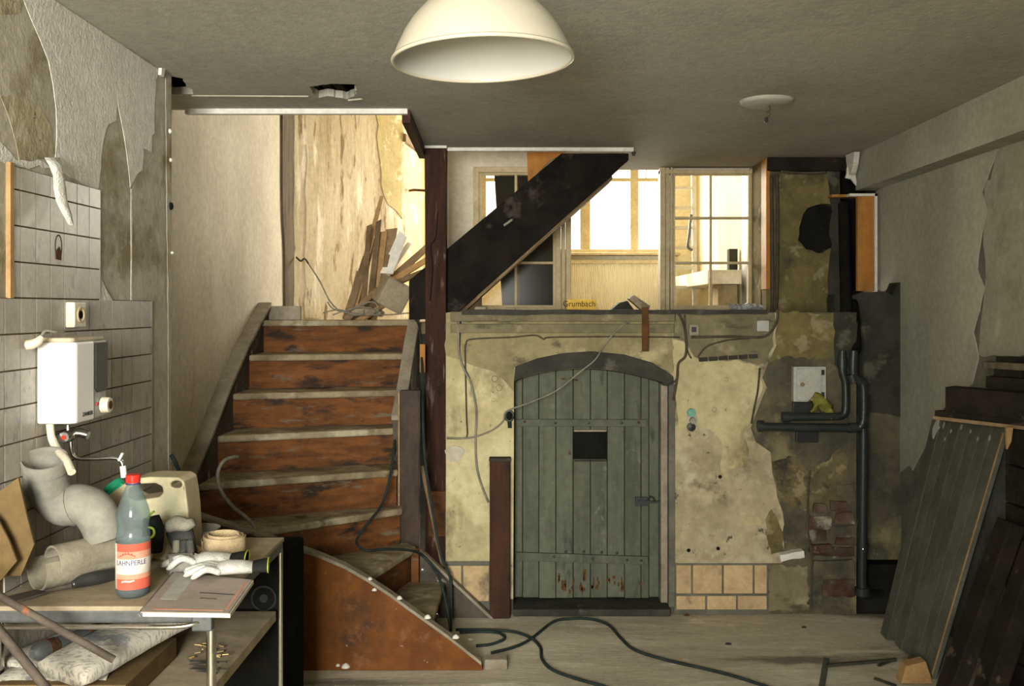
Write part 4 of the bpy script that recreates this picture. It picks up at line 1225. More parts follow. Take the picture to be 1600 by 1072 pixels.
# =================================================================== LANDING: pile of broken wood
rr = random.Random(5)
pile = [  # foot px, head px, width px, depth, label
    (546, 480, 597, 306, 13, 5.98, 'longest pale splintered lath sticking up from the scrap pile'),
    (540, 474, 572, 400, 11, 5.92, 'short grey batten leaning left in the scrap pile'),
    (566, 488, 577, 352, 9, 5.80, 'straight narrow batten in front of the scrap pile'),
    (576, 476, 592, 345, 10, 5.88, 'brown batten in the middle of the scrap pile'),
    (588, 452, 600, 362, 13, 5.94, 'pale batten beside the broad board of the scrap pile'),
    (600, 425, 612, 358, 22, 5.99, 'broad cream board near the top of the scrap pile'),
    (604, 428, 630, 366, 19, 5.86, 'tilted white painted board in the scrap pile'),
    (594, 452, 668, 386, 12, 6.10, 'long batten slanting right behind the scrap pile'),
    (612, 440, 668, 405, 10, 6.02, 'lower slanting batten right in the scrap pile'),
    (606, 448, 662, 424, 9, 5.78, 'thin reddish batten low on the right of the scrap pile'),
    (540, 483, 592, 450, 10, 5.75, 'batten lying across the foot of the scrap pile'),
    (548, 470, 604, 462, 12, 5.85, 'flat board lying low in the scrap pile'),
    (590, 466, 640, 428, 14, 6.05, 'dark short plank behind the rubble block'),
    (552, 482, 585, 372, 8, 6.08, 'narrow dark lath at the back of the scrap pile'),
    (584, 470, 606, 398, 9, 5.82, 'short thick stub in the heart of the scrap pile'),
    (598, 440, 640, 380, 8, 6.15, 'thin lath crossing behind the white painted board'),
    (560, 488, 612, 470, 8, 5.66, 'grey stick lying in front of the rubble block'),
    (542, 478, 560, 425, 8, 6.02, 'short stub leaning at the left edge of the scrap pile'),
]
for i, (x0, y0, x1, y1, wd, Y, lb) in enumerate(pile):
    a, b = P(x0, y0, Y), P(x1, y1, Y + .06)
    a.z = max(a.z, 1.445) if y0 < 468 else 1.432
    mt = m_white if 'white' in lb else (m_scrap if i % 4 else m_splinter)
    MB().beam(a, b, wd / F * Y, .02, (1, 0, 0), .8 if i else .45, rr.uniform(-.012, .012)).build('scrap_batten', mt, label=lb, cat='wood scrap', group='broken wood piled on the landing')
Mx = Matrix.Translation(P(614, 460, 5.7)) @ Matrix.Rotation(.5, 4, 'Y') @ Matrix.Rotation(.4, 4, 'Z')
MB().box((-.085, -.07, -.085), (.085, .07, .085), Mx).build('rubble_block', m_stone, label='big grey-brown rubble block at the foot of the scrap pile', cat='stone', bevel=.012)
for i, (x, y, s) in enumerate(((560, 488, 10), (575, 486, 8), (592, 488, 7))):
    Mx = Matrix.Translation(P(x, y, 5.68)) @ Matrix.Rotation(.6 * i, 4, 'Z') @ Matrix.Rotation(.3 * i, 4, 'X')
    k = s / F * 5.7
    MB().box((-k, -k, -k * .6), (k, k, k * .6), Mx).build('rubble_piece', m_stone, bevel=.006, cat='stone', label=('left', 'middle', 'right')[i] + ' of three small rubble pieces in front of the scrap pile')
for i, pts in enumerate((((505, 489), (530, 484), (560, 492), (590, 486), (583, 472), (560, 478), (545, 490), (600, 492), (640, 489)),
                         ((520, 494), (560, 480), (585, 484), (578, 494), (540, 488), (520, 482), (512, 472)))):
    MB().tube([P(x, min(y, 492), 5.56 + .02 * (k % 3)) for k, (x, y) in enumerate(pts)], .004, 6, 5).build('cable', m_greycable, smooth='all', cat='cable', label=('long grey cable tangled on the edge of the landing', 'short looped cable at the foot of the plaster wall on the landing')[i])
o = thing('wall_wire', 'wire twisted out of the plaster wall and hanging to the landing', 'wire', (P(470, 405, 6.3)))
MB().tube([P(463, 402, 6.28), P(470, 408, 6.24), P(476, 404, 6.26), P(482, 412, 6.24)], .006, 6, 3).build('twisted_end', m_browncable, o, smooth='all')
MB().tube([P(482, 412, 6.24), P(500, 440, 6.1), P(515, 470, 6.0), P(530, 486, 5.9)], .005, 6, 3).build('wire', m_greycable, o, smooth='all')
MB().tube([P(640, 298, 7.65), P(648, 297, 7.55), P(668, 298, 7.5)], .010, 6, 3).build('wall_hook', m_rust, smooth='all', label='rusty hook on the bright end wall of the landing', cat='hook')

# =================================================================== BACK ROOM
rv, rf = [], []
n = 92
a, b = P(893, 480, 8.36), P(1030, 412, 8.36)
for i in range(n + 1):
    x = a.x + (b.x - a.x) * i / n
    y = 8.36 + (.018 if i % 2 else 0)
    rv += [(x, y, 1.43), (x, y, b.z), (x, 8.42, b.z), (x, 8.42, 1.43)]
for i in range(n):
    for k in range(4):
        rf.append((4 * i + k, 4 * i + (k + 1) % 4, 4 * i + 4 + (k + 1) % 4, 4 * i + 4 + k))
rf += [(0, 1, 2, 3), (4 * n + 3, 4 * n + 2, 4 * n + 1, 4 * n)]
ra = thing('radiator', 'ribbed cream radiator below the back room window', 'radiator', ((a.x + b.x) / 2, 8.4, 1.425))
MB().add(rv, rf).build('ribbed_panel', m_radiator, ra)
MB().box((a.x - .02, 8.35, b.z), (b.x + .02, 8.43, b.z + .03)).build('top_grille', m_frame, ra, bevel=.004)
# dark tall board behind the left casement
o = MB().plate(px_poly([(771, 250), (864, 250), (866, 500), (786, 500)], 6.5), XZ(6.5), 0, .04).build('leaning_board', m_dark, label='tall black-green board standing behind the left casement', cat='board', bevel=.003)
MB().plate(px_poly([(806, 250), (809, 250), (812, 482), (809, 482)], 6.49), XZ(6.49), 0, .012).build('board_batten', m_darkwood, o)
# ladder
ld = thing('ladder', 'grey metal ladder leaning in the back room behind the right casement', 'ladder', P(1068, 480, 7.7))
for x0, x1 in ((1052, 1048), (1086, 1083)):
    MB().beam(P(x0, 492, 7.55), P(x1, 215, 7.9), .035, .03, (1, 0, 0)).build('stile', m_alu, ld)
for k in range(8):
    y = 480 - 31 * k
    MB().beam(P(1052, y, 7.57 + .035 * k), P(1085, y, 7.57 + .035 * k), .03, .025, (0, 1, 0)).build('rung', m_alu, ld)
MB().tube([P(1080, 335, 7.5), P(1077, 365, 7.5), P(1075, 385, 7.5), P(1082, 391, 7.5)], .012, 6, 4).build('hook', m_steel, ld, smooth='all')
MB().box((1.26, 6.7, E + .17), (1.5, 8.3, E + .27)).build('wall_shelf', m_white, label='white shelf along the right wall of the back room', cat='shelf', bevel=.004)
MB().box((1.34, 6.75, 1.43), (1.48, 6.95, E + .168)).build('shelf_box', m_stone, label='grey box under the white shelf in the back room', cat='box', bevel=.006)
MB().box((1.46, 6.28, 1.425), (1.5, 6.55, 2.9)).build('dark_post', m_iron, label='dark upright post at the right edge of the back room', cat='post', bevel=.003)
MB().box((1.42, 6.75, E + .271), (1.48, 6.83, E + .42)).build('wood_block', m_darkwood, label='brown wooden block on the white shelf', cat='block', bevel=.004)

# =================================================================== LAMP AND CEILING ROSE
Yl, Xl, Zl = 2.18, P(755, 0, 2.18).x, E + .565
lp = thing('pendant_lamp', 'large cream enamel dome lamp hanging from the ceiling', 'lamp', (Xl, Yl, Zl))
tilt = Matrix.Rotation(math.radians(-2.2), 4, 'Y')
prof = [(.204, 0), (.201, .012), (.193, .03), (.178, .06), (.158, .09), (.130, .12), (.105, .14), (.07, .16), (.03, .172), (.0, .174)]
MB().lathe(prof, (Xl, Yl, Zl), 64, tilt).build('shade_outside', m_lampout, lp, smooth='all')
MB().lathe([(r - .003 if r > .01 else 0, z - .003 if z > .1 else z) for r, z in prof], (Xl, Yl, Zl), 64, tilt).build('shade_inside', m_lampin, lp, smooth='all')
MB().lathe([(.200, .002), (.206, .004), (.2085, 0), (.206, -.005), (.200, -.004), (.200, .002)], (Xl, Yl, Zl), 64, tilt).build('rim', m_lampout, lp, smooth='all')
MB().lathe([(.0, .165), (.035, .165), (.035, .23), (.02, .25), (.012, .25), (.012, H - .566), (0, H - .566)], (Xl, Yl, Zl), 20).build('stem', m_lampout, lp, smooth=True)
MB().lathe([(0, .10), (.02, .105), (.03, .13), (.018, .17)], (Xl, Yl, Zl), 20, tilt).build('bulb_holder', m_lampin, lp, smooth='all')

cx_, cy_ = Cl(1198, 157)
cr = thing('ceiling_rose', 'round grey ceiling rose with a cut wire', 'ceiling rose', (cx_, cy_, ZC - .02))
MB().lathe([(0, 0), (.098, .004), (.108, .012), (.110, .02)], (cx_, cy_, ZC - .02), 36).build('disc', m_ceiling, cr, smooth=True)
c0 = Vector((cx_ + .01, cy_, ZC - .02))
MB().tube([c0, c0 + Vector((.004, 0, -.02)), c0 + Vector((-.012, 0, -.028)), c0 + Vector((.006, 0, -.036)), c0 + Vector((-.012, 0, -.052))], .0025, 6, 4).build('wire', m_browncable, cr, smooth='all')
MB().box(tuple(c0 + Vector((-.02, -.006, -.072))), tuple(c0 + Vector((-.004, .006, -.05)))).build('terminal', m_black, cr, bevel=.002)
cx2, cy2 = Cl(990, 238)
MB().lathe([(0, -.022), (.008, -.018), (.012, 0)], (cx2, cy2, ZC), 10).build('ceiling_hook', m_iron, label='small black hook in the ceiling by the diagonal beam', cat='hook')

# =================================================================== HEATER, SOCKET AND TAP ON THE TILED WALL
hx0, hx1 = XL + .010, -1.208
hy0, hy1, hy2 = 2.562, 2.68, 2.775
hz0_, hz1_ = P(0, 663, hy0).z, P(0, 535, hy0).z
ht = thing('water_heater', 'small white electric water heater on the tiled wall', 'water heater', ((hx0 + hx1) / 2, (hy0 + hy2) / 2, hz0_))
MB().plate([(hx0, hy0), (hx1 - .012, hy0), (hx1, hy0 + .010), (hx1, hy1), (hx0, hy1)], lambda u, v, d: (u, v, d), hz0_, hz1_).build('white_cover', m_enamel, ht, bevel=.006)
MB().plate([(hx0, hy1 + .001), (hx1 - .002, hy1 + .001), (hx1 - .002, hy2 - .015), (hx1 - .015, hy2), (hx0, hy2)], lambda u, v, d: (u, v, d), hz0_ + .002, hz1_).build('side_cover', m_grey, ht, bevel=.004)
MB().plate([(hx0, hy0 + .004), (hx1 - .015, hy0 + .004), (hx1 - .008, hy0 + .014), (hx1 - .008, hy2 - .02), (hx1 - .02, hy2 - .006), (hx0, hy2 - .006)], lambda u, v, d: (u, v, d), hz1_, hz1_ + .012).build('dusty_top', m_dustcap, ht, bevel=.004)
pn = [(hy1 + .004, hz1_ - .006), (hy2 - .018, hz1_ - .006), (hy2 - .018, hz1_ - .130), (hy2 - .03, hz1_ - .143), (hy1 + .016, hz1_ - .145), (hy1 + .004, hz1_ - .135)]
MB().plate(pn, lambda u, v, d: (hx1 + d, u, v), -.003, .003).build('dark_panel', m_black, ht)
kc = Vector((hx1, hy1 + .050, hz0_ + .035))
ry = Matrix.Rotation(math.pi / 2, 4, 'Y')
kn = MB().lathe([(0, .022), (.020, .022), (.022, .018), (.023, 0)], kc, 24, ry).build('temperature_knob', m_hose, ht, smooth=True)
MB().lathe([(0, .0235), (.012, .0235), (.012, .021)], kc, 16, ry).build('knob_cap', m_rust, kn)
MB().lathe([(0, .004), (.004, .003), (.005, 0)], kc + Vector((-.0015, -.035, .006)), 10, ry).build('indicator', m_red, ht)
tv, tf = text_mesh('ZANKER', .016)
MB().add([(hx1 + .0006 + v.z, hy0 + .075 + v.x, hz0_ + .020 + v.y) for v in tv], tf).build('lettering', m_ink, ht)
# plug lying on the heater
pg = thing('power_plug', 'cream plug and cord lying on top of the water heater', 'plug', P(62, 534, 2.56))
pc = P(50, 538, 2.50)
MB().tube([pc + Vector((-.012, 0, -.002)), pc, pc + Vector((.014, .004, .008)), pc + Vector((.022, .008, .02))], [.013, .013, .011, .006], 12, 3).build('plug_body', m_hose, pg, smooth=True)
for s in (-.0095, .0095):
    MB().tube([pc + Vector((-.010, 0, s)), pc + Vector((-.027, -.002, s))], .0022, 8, 1).build('pin', m_brass, pg, smooth=True)
MB().tube([pc + Vector((.018, .006, .014)), pc + Vector((.028, .012, .034)), pc + Vector((.045, .03, .032)), pc + Vector((.05, .07, .031))], .004, 8, 5).build('cord', m_greycable, pg, smooth='all')
# hose and taps below
MB().tube([P(78, 662, 2.6), P(81, 685, 2.6), P(90, 703, 2.58), P(103, 718, 2.52), P(112, 738, 2.48)], .0105, 12, 5).build('drain_hose', m_hose, smooth=True, label='cream hose hanging below the water heater', cat='hose')
tp2 = thing('tap', 'chrome mixer tap with long swivel spout under the water heater', 'tap', P(115, 690, 2.65))
MB().tube([P(85, 681, 2.66), P(104, 681, 2.65)], .010, 12, 1).build('inlet', m_chrome, tp2, smooth=True)
MB().lathe([(0, .02), (.014, .02), (.017, .014), (.017, -.01), (.012, -.014)], P(105, 682, 2.635), 20, Matrix.Rotation(math.pi / 2, 4, 'X')).build('handle', m_chrome, tp2, smooth=True)
MB().lathe([(0, .0225), (.006, .0225), (.006, .019)], P(105, 682, 2.635), 12, Matrix.Rotation(math.pi / 2, 4, 'X')).build('red_dot', m_red, tp2)
MB().tube([P(106, 664, 2.65), P(106, 680, 2.65)], .005, 8, 1).build('riser_tube', m_chrome, tp2, smooth=True)
MB().tube([P(112, 678, 2.66), P(122, 676, 2.66), P(138, 680, 2.66)], [.012, .014, .012], 14, 3).build('valve_body', m_chrome, tp2, smooth=True)
MB().tube([P(111, 684, 2.65), P(111, 697, 2.65), P(114, 711, 2.65), P(124, 717, 2.65), P(150, 717, 2.65), P(180, 716, 2.65), P(190, 722, 2.65), P(192, 730, 2.65)], .0055, 10, 4).build('spout', m_chrome, tp2, smooth=True)
MB().tube([P(192, 728, 2.65), P(194, 746, 2.65)], .0085, 12, 1).build('spout_filter', m_white, tp2, smooth=True)
MB().beam(P(186, 720, 2.64), P(192, 708, 2.64), .008, .006, (0, 1, 0)).build('lever', m_white, tp2)
# surface socket on the tiles
y0, y1 = L(98, 490)[0], 2.80
z0, z1 = P(0, 512, y0).z, P(0, 472, y0).z
sk = thing('wall_socket', 'cream surface-mounted socket on the tiles above the heater', 'socket', (XL + .01, (y0 + y1) / 2, z0))
MB().box((XL + .007, y0, z0), (XL + .034, y1, z1)).build('socket_case', m_hose, sk, bevel=.004)
MB().lathe([(.012, -.004), (.018, .003), (.022, .003), (.024, 0)], (XL + .034, (y0 + y1) / 2, (z0 + z1) / 2), 20, ry).build('socket_ring', m_frame, sk)
MB().lathe([(0, .001), (.012, .001)], (XL + .034, (y0 + y1) / 2, (z0 + z1) / 2), 20, ry).build('socket_well', m_dark, sk)
MB().tube([(XL + .012, L(262, 0)[0], P(0, 712, 3.5).z), (XL + .03, L(262, 0)[0] + .01, P(0, 730, 3.5).z), (XL + .03, 3.55, P(0, 755, 3.5).z), (XL + .02, 3.53, .6)], .008, 8, 4).build('cable', m_rubber, smooth='all', label='dark cable hanging at the end of the tiled wall', cat='cable')

# =================================================================== TABLE
ZT = .786
tb = thing('work_table', 'metal-framed work table with worn board top and lower shelf', 'table', (-1.03, 2.65, 0))
TX0, TX1, TY0, TY1 = XL + .012, -.765, 2.32, 3.02
MB().box((TX0, TY0, ZT - .012), (TX1, TY1, ZT)).build('table_top', m_top, tb, bevel=.002)
MB().box((TX0, TY0 + .002, ZT - .042), (TX1 - .003, TY1 - .002, ZT - .012)).build('top_frame', m_steel, tb, bevel=.003)
fr = [(TX0 - .0, 2.285, ZT - .035), (-1.30, 2.275, ZT - .035), (-1.0, 2.275, ZT - .035), (-.84, 2.275, ZT - .035), (-.79, 2.285, ZT - .030), (-.765, 2.31, ZT - .025)]
MB().tube(fr, .0055, 10, 4).build('front_rail', m_chrome, tb, smooth=True)
for x, y, r in ((-.762, 2.315, .0118), (-.772, 3.0, .0078), (TX0 + .02, 2.34, .0118), (TX0 + .02, 3.0, .0078)):
    MB().tube([(x, y, 0), (x, y, ZT - .03)], r, 14, 1).build('leg', m_chrome, tb, smooth=True)
ZS = .56
MB().box((TX0, 2.24, ZS - .03), (-.785, 3.0, ZS)).build('lower_shelf', m_top, tb, bevel=.002)
MB().box((-.80, 2.285, ZT - .05), (-.752, 2.325, ZT - .012)).build('corner_bracket', m_steel, tb, bevel=.004)


def T(x, y, z=ZT):             # point on the table top
    return Fl(x, y, z)


# black case standing behind the table
bk = thing('black_case', 'black case standing on the floor behind the table', 'case', (-1.0, 3.2, 0))
MB().box((-1.28, 3.06, 0), (-.79, 3.40, .70)).build('case_body', m_dark, bk, bevel=.01)
ec = P(412, 935, 3.055)
MB().lathe([(.034, .001), (.036, .003), (.040, .003), (.042, .001)], ec, 28, Matrix.Rotation(math.pi / 2, 4, 'X')).build('round_emblem', m_black, bk)
MB().lathe([(0, .002), (.012, .002), (.014, .001)], ec, 16, Matrix.Rotation(math.pi / 2, 4, 'X')).build('round_emblem', m_black, bk)

# bottle
bc = T(208, 930)
bo = thing('plastic_bottle', 'clear blue-grey water bottle with red cap and red label', 'bottle', bc)
k = .30 / .30
bp = [(0, .004), (.030, .0), (.038, .006), (.0405, .018), (.0405, .150), (.039, .158), (.0372, .170), (.038, .182), (.0402, .195), (.0400, .205), (.036, .222), (.030, .240), (.022, .262), (.0165, .276), (.0148, .284), (.0148, .296)]
MB().lathe(bp, bc, 40).build('bottle_body', m_bottle, bo, smooth='all')
MB().lathe([(0, .005), (.036, .006), (.0388, .018), (.0388, .060), (0, .060)], bc, 32).build('liquid', m_water, bo, smooth='all')
MB().lathe([(.0148, .283), (.0175, .284), (.0175, .301), (.0165, .303), (0, .303)], bc, 28).build('cap', m_red, bo, smooth=True)
MB().lathe([(.0148, .278), (.0178, .279), (.0178, .281), (.0148, .282)], bc, 28).build('neck_ring', m_blueink, bo, smooth=True)


def wrap(vs, fs, zc, r, name, mat, par, ang0=-math.pi / 2):
    out_ = []
    for v in vs:
        a = ang0 + v.x / r
        rad = r + v.z
        out_.append((bc.x + math.cos(a) * rad, bc.y + math.sin(a) * rad, bc.z + zc + v.y))
    return MB().add(out_, fs).build(name, mat, par)


la = MB().lathe([(.0412, .024), (.0414, .024), (.0414, .137), (.0412, .137)], bc, 40).build('label', m_labelwhite, bo, smooth='all')
for z0, z1, mt in ((.100, .137, m_labelpink), (.118, .137, m_labelred), (.024, .062, m_labelpink), (.024, .050, m_labelred)):
    off = .0416 if mt is m_labelpink else .0417
    MB().lathe([(off, z0), (off, z1)], bc, 40, None, math.radians(-130), math.radians(20)).build('label_band', mt, la, smooth='all')
tv, tf = text_mesh('LAHNPERLE', .0148, .0003)
wrap([Vector((v.x * 1.0, v.y * 1.2, v.z)) for v in tv], tf, .090, .0419, 'lettering', m_blueink, la, math.radians(-76))
q = MB().plate([(-.016, -.003), (-.006, -.001), (.006, -.002), (.017, .001), (.016, .004), (.004, .002), (-.006, .003), (-.015, .001)], lambda u, v, d: (u, v, d), -.0002, .0004)
wrap(q.v, q.f, .045, .0419, 'script_mark', m_labelwhite, la, math.radians(-86))
sk_ = [(-.020, 0), (-.012, .003), (-.010, .009), (-.007, .004), (-.003, .010), (0, .005), (.004, .011), (.007, .004), (.012, .008), (.014, .002), (.020, 0), (.020, -.003), (-.020, -.003)]
q = MB().plate(sk_, lambda u, v, d: (u, v, d), -.0002, .0004)
wrap(q.v, q.f, .108, .0419, 'castle_skyline', m_labelred, la, math.radians(-88))

# grey plastic drain elbow
ep = thing('elbow_pipe', 'dusty grey plastic drain pipe with double bend on the table', 'pipe', T(140, 860))
Ye = 2.56
cl = [(69, 722, Ye - .045), (73, 748, Ye - .025), (82, 772, Ye - .005), (100, 790, Ye), (122, 788, Ye), (144, 796, Ye), (160, 820, Ye), (167, 842, Ye)]
MB().pipe([P(*c) for c in cl], .0535, .004, 28, 5).build('pipe_bend', m_pipe, ep, smooth=True)
MB().pipe([P(69, 716, Ye - .05), P(71, 734, Ye - .036)], .0565, .004, 28, 1).build('socket_collar', m_pipe, ep, smooth=True)
MB().pipe([P(110, 790, Ye), P(117, 788, Ye)], .0565, .004, 28, 1).build('bend_collar', m_pipe, ep, smooth=True)


# pieces of cut pipe lying on the table
def shell(p0, p1, r, a0, a1, t, name, mat, label):
    p0, p1 = Vector(p0), Vector(p1)
    d = (p1 - p0).normalized()
    s = Vector((0, 0, 1)).cross(d).normalized()
    u = d.cross(s)
    n_ = 20
    vs, fs = [], []
    for p in (p0, p1):
        for rad in (r, r - t):
            for i in range(n_ + 1):
                a = math.radians(a0 + (a1 - a0) * i / n_)
                vs.append(p + (s * math.cos(a) + u * math.sin(a)) * rad)
    m_ = n_ + 1
    for i in range(n_):
        fs += [(i, i + 1, 2 * m_ + i + 1, 2 * m_ + i), (m_ + i + 1, m_ + i, 3 * m_ + i, 3 * m_ + i + 1), (i, m_ + i, m_ + i + 1, i + 1), (2 * m_ + i, 2 * m_ + i + 1, 3 * m_ + i + 1, 3 * m_ + i)]
    fs += [(0, 2 * m_, 3 * m_, m_), (n_, m_ + n_, 3 * m_ + n_, 2 * m_ + n_)]
    return MB().add(vs, fs).build(name, mat, smooth=True, label=label, cat='pipe')


a, b = P(58, 880, 2.44), P(222, 872, 2.68)
shell((a.x, a.y, ZT + .052), (b.x, b.y, ZT + .052), .052, 150, 390, .006, 'pipe_shell', m_cement, 'large half-round cement pipe shell lying on the table')
shell((a.x + .03, a.y + .02, ZT + .066), (b.x, b.y - .03, ZT + .07), .046, 10, 200, .006, 'pipe_shell', m_cement, 'smaller curved pipe piece resting on the half-round shell')
MB().tube([T(300, 880, ZT + .02), T(262, 885, ZT + .02)], [.03, .034], 12, 1).build('pipe_offcut', m_pipe, smooth=True, label='short dark pipe offcut behind the bottle', cat='pipe')

# cream canister
Yk = 2.80
cn = thing('canister', 'cream plastic canister with handle and green cap on the table', 'canister', (P(245, 0, Yk).x, Yk, ZT))
body = [(172, 868), (168, 790), (176, 772), (204, 752), (222, 743), (245, 740), (290, 741), (298, 747), (301, 765), (304, 790), (308, 868)]
h1 = [(214, 757), (230, 751), (254, 750), (264, 755), (266, 764), (260, 771), (240, 774), (222, 777), (212, 772)]
h2 = [(278, 749), (284, 746), (293, 747), (295, 753), (292, 757), (282, 757), (277, 754)]
MB().plate([(P(x, y, Yk).x, max(P(x, y, Yk).z, ZT)) for x, y in body], XZ(Yk), -.055, .055, [px_poly(h1, Yk), px_poly(h2, Yk)]).build('canister_body', m_canister, cn, bevel=.007)
cm = Matrix.Rotation(math.radians(-38), 4, 'Y')
cp = P(182, 764, Yk - .01)
MB().lathe([(0, .022), (.026, .022), (.029, .018), (.030, -.006), (.026, -.012)], cp, 20, cm).build('screw_cap', m_green, cn, smooth=True)
MB().beam(P(170, 772, Yk - .04), P(194, 756, Yk - .04), .02, .012, (0, 1, 0)).build('cap_tab', m_green, cn, bevel=.003)

# grey bowl behind the gloves
bwc = Vector((P(308, 0, 2.9).x, 2.9, ZT))
MB().lathe([(0, .002), (.035, .0), (.050, .02), (.066, .055), (.068, .057), (.062, .054), (.046, .022), (.030, .006), (0, .006)], bwc, 36).build('bowl', m_pipe, smooth=True, label='dusty grey bowl behind the gloves on the table', cat='bowl')


# gloves
def glove(name, label, base, dirv, mats, size, curl, fan, cuff=True, thick=.0088):
    g = thing(name, label, 'glove', base)
    d = Vector((dirv[0], dirv[1], 0)).normalized()
    s = Vector((-d.y, d.x, 0))
    base = Vector(base)
    pm = MB()
    ring = []
    rows = [(-.045, .030, .014), (-.01, .036, .017), (.03, .040, .018), (.055, .036, .014)]
    for (t, w_, h_) in rows:
        c = base + d * t * size + Vector((0, 0, h_ + .002))
        ring.append([c + s * (w_ * size * math.cos(a)) + Vector((0, 0, h_ * math.sin(a))) for a in [k * math.pi / 7 for k in range(14)]])
    vs = [p for r_ in ring for p in r_]
    fs = [(i * 14 + j, i * 14 + (j + 1) % 14, i * 14 + 14 + (j + 1) % 14, i * 14 + 14 + j) for i in range(len(rows) - 1) for j in range(14)]
    fs += [tuple(range(14))[::-1], tuple((len(rows) - 1) * 14 + j for j in range(14))]
    pm.add(vs, fs).build('palm', mats[0], g, smooth='all')
    for i, (o_, ln) in enumerate(((-.030, .080), (-.010, .098), (.011, .094), (.031, .072))):
        q0 = base + (d * .045 + s * o_) * size + Vector((0, 0, .014))
        dd_ = (d + s * (o_ * fan)).normalized()
        pts = [q0, q0 + dd_ * ln * .5 * size + Vector((0, 0, .006 + curl * .004 * i)), q0 + dd_ * ln * size * .95 + Vector((0, 0, -.002))]
        MB().tube(pts + [pts[-1] + dd_ * .007 * size], [thick, thick, thick * .95, thick * .35], 10, 4).build('finger', mats[0], g, smooth='all')
    q0 = base + (d * .0 - s * .034) * size + Vector((0, 0, .014))
    MB().tube([q0, q0 + (d * .022 - s * .020) * size, q0 + (d * .052 - s * .026) * size, q0 + (d * .060 - s * .026) * size], [thick, thick, thick, thick * .4], 10, 4).build('thumb', mats[0], g, smooth='all')
    if cuff:
        cm_ = MB()
        ring = []
        for (t, w_, h_) in ((-.040, .032, .015), (-.062, .035, .017), (-.082, .038, .018)):
            c = base + d * t * size + Vector((0, 0, h_ + .002))
            ring.append([c + s * (w_ * size * math.cos(a)) + Vector((0, 0, h_ * math.sin(a))) for a in [k * math.pi / 7 for k in range(14)]])
        vs = [p for r_ in ring for p in r_]
        cm_.add(vs, [(i * 14 + j, i * 14 + (j + 1) % 14, i * 14 + 14 + (j + 1) % 14, i * 14 + 14 + j) for i in range(2) for j in range(14)]).build('cuff', mats[1], g, smooth='all')
        MB().tube(ring[-1] + [ring[-1][0]], .0018, 6, 2).build('cuff_edging', m_neon, g, smooth='all')
    return g


zb_ = ZT + .016
p = T(338, 884, zb_)
glove('work_glove', 'white knitted work glove with black cuff lying on the notebook', p, (-.93, -.10), (m_glove, m_cuff), 1.0, 1, 9)
p = T(372, 897, zb_)
glove('work_glove', 'second white glove lying on top of the other, fingers folded', p, (-.97, -.20), (m_glove, m_cuff), .95, .5, 9)
# crumpled dirty glove pair: a hanging hand with bulging cuff
gd = thing('dirty_glove', 'crumpled dirty glove with dark palm behind the white gloves', 'glove', T(282, 885))
rr = random.Random(44)
pp = T(280, 878)
MB().tube([P(292, 872, 2.70), P(286, 848, 2.70), P(280, 828, 2.70), P(277, 818, 2.69)], [.030, .034, .036, .022], 14, 4).build('palm', m_darkglove, gd, smooth='all')
MB().tube([P(260, 826, 2.66), P(275, 818, 2.66), P(292, 820, 2.66), P(303, 815, 2.66)], [.014, .022, .018, .010], 12, 4).build('folded_cuff', m_oldglove, gd, smooth='all')
for x0, x1, y1 in ((276, 270, 876), (286, 282, 882), (296, 296, 874)):
    MB().tube([P(x0, 845, 2.66), P((x0 + x1) / 2 + 2, 862, 2.65), P(x1, y1, 2.65)], [.011, .0105, .008], 10, 4).build('finger', m_darkglove if x0 > 280 else m_oldglove, gd, smooth='all')
gp = thing('glove_cuff', 'black glove with yellow edging tucked behind the bottle', 'glove', T(240, 872))
MB().tube([P(236, 860, 2.62), P(240, 830, 2.62), P(236, 808, 2.62)], [.03, .028, .022], 12, 4).build('palm', m_cuff, gp, smooth='all')
MB().tube([P(231, 811, 2.58), P(236, 803, 2.58), P(241, 799, 2.58)], .0035, 6, 4).build('cuff_edging', m_neon, gp, smooth='all')
MB().tube([P(231, 824, 2.58), P(239, 826, 2.58), P(241, 834, 2.58), P(236, 840, 2.58), P(230, 838, 2.58)], .0035, 6, 4).build('cuff_edging', m_neon, gp, smooth='all')

# roll of tan webbing
rc = T(350, 868)
spv = []
turns, N_ = 3.6, 110
for i in range(N_ + 1):
    a = 2 * math.pi * turns * i / N_
    r = .040 + .022 * i / N_
    lift = .010 * (1 - i / N_)
    for (rad, z) in ((r, lift), (r, .054 + lift), (r + .0035, .054 + lift), (r + .0035, lift)):
        spv.append(rc + Vector((rad * math.cos(a), rad * math.sin(a) * .95, z + .004 * math.sin(a * .5))))
spf = [(4 * i + k, 4 * i + (k + 1) % 4, 4 * i + 4 + (k + 1) % 4, 4 * i + 4 + k) for i in range(N_) for k in range(4)]
wr_ = thing('webbing_roll', 'coil of tan woven strap on the table', 'strap', rc)
MB().add(spv, spf + [(0, 1, 2, 3), (4 * N_ + 3, 4 * N_ + 2, 4 * N_ + 1, 4 * N_)]).build('coil', m_strap, wr_, smooth=True)
MB().tube([rc + Vector((-.055, -.03, .014)), rc + Vector((-.075, -.04, .03)), rc + Vector((-.085, -.02, .02)), rc + Vector((-.07, .0, .012))], [.012, .014, .014, .010], 8, 4).build('loose_end', m_strap, wr_, smooth=True)

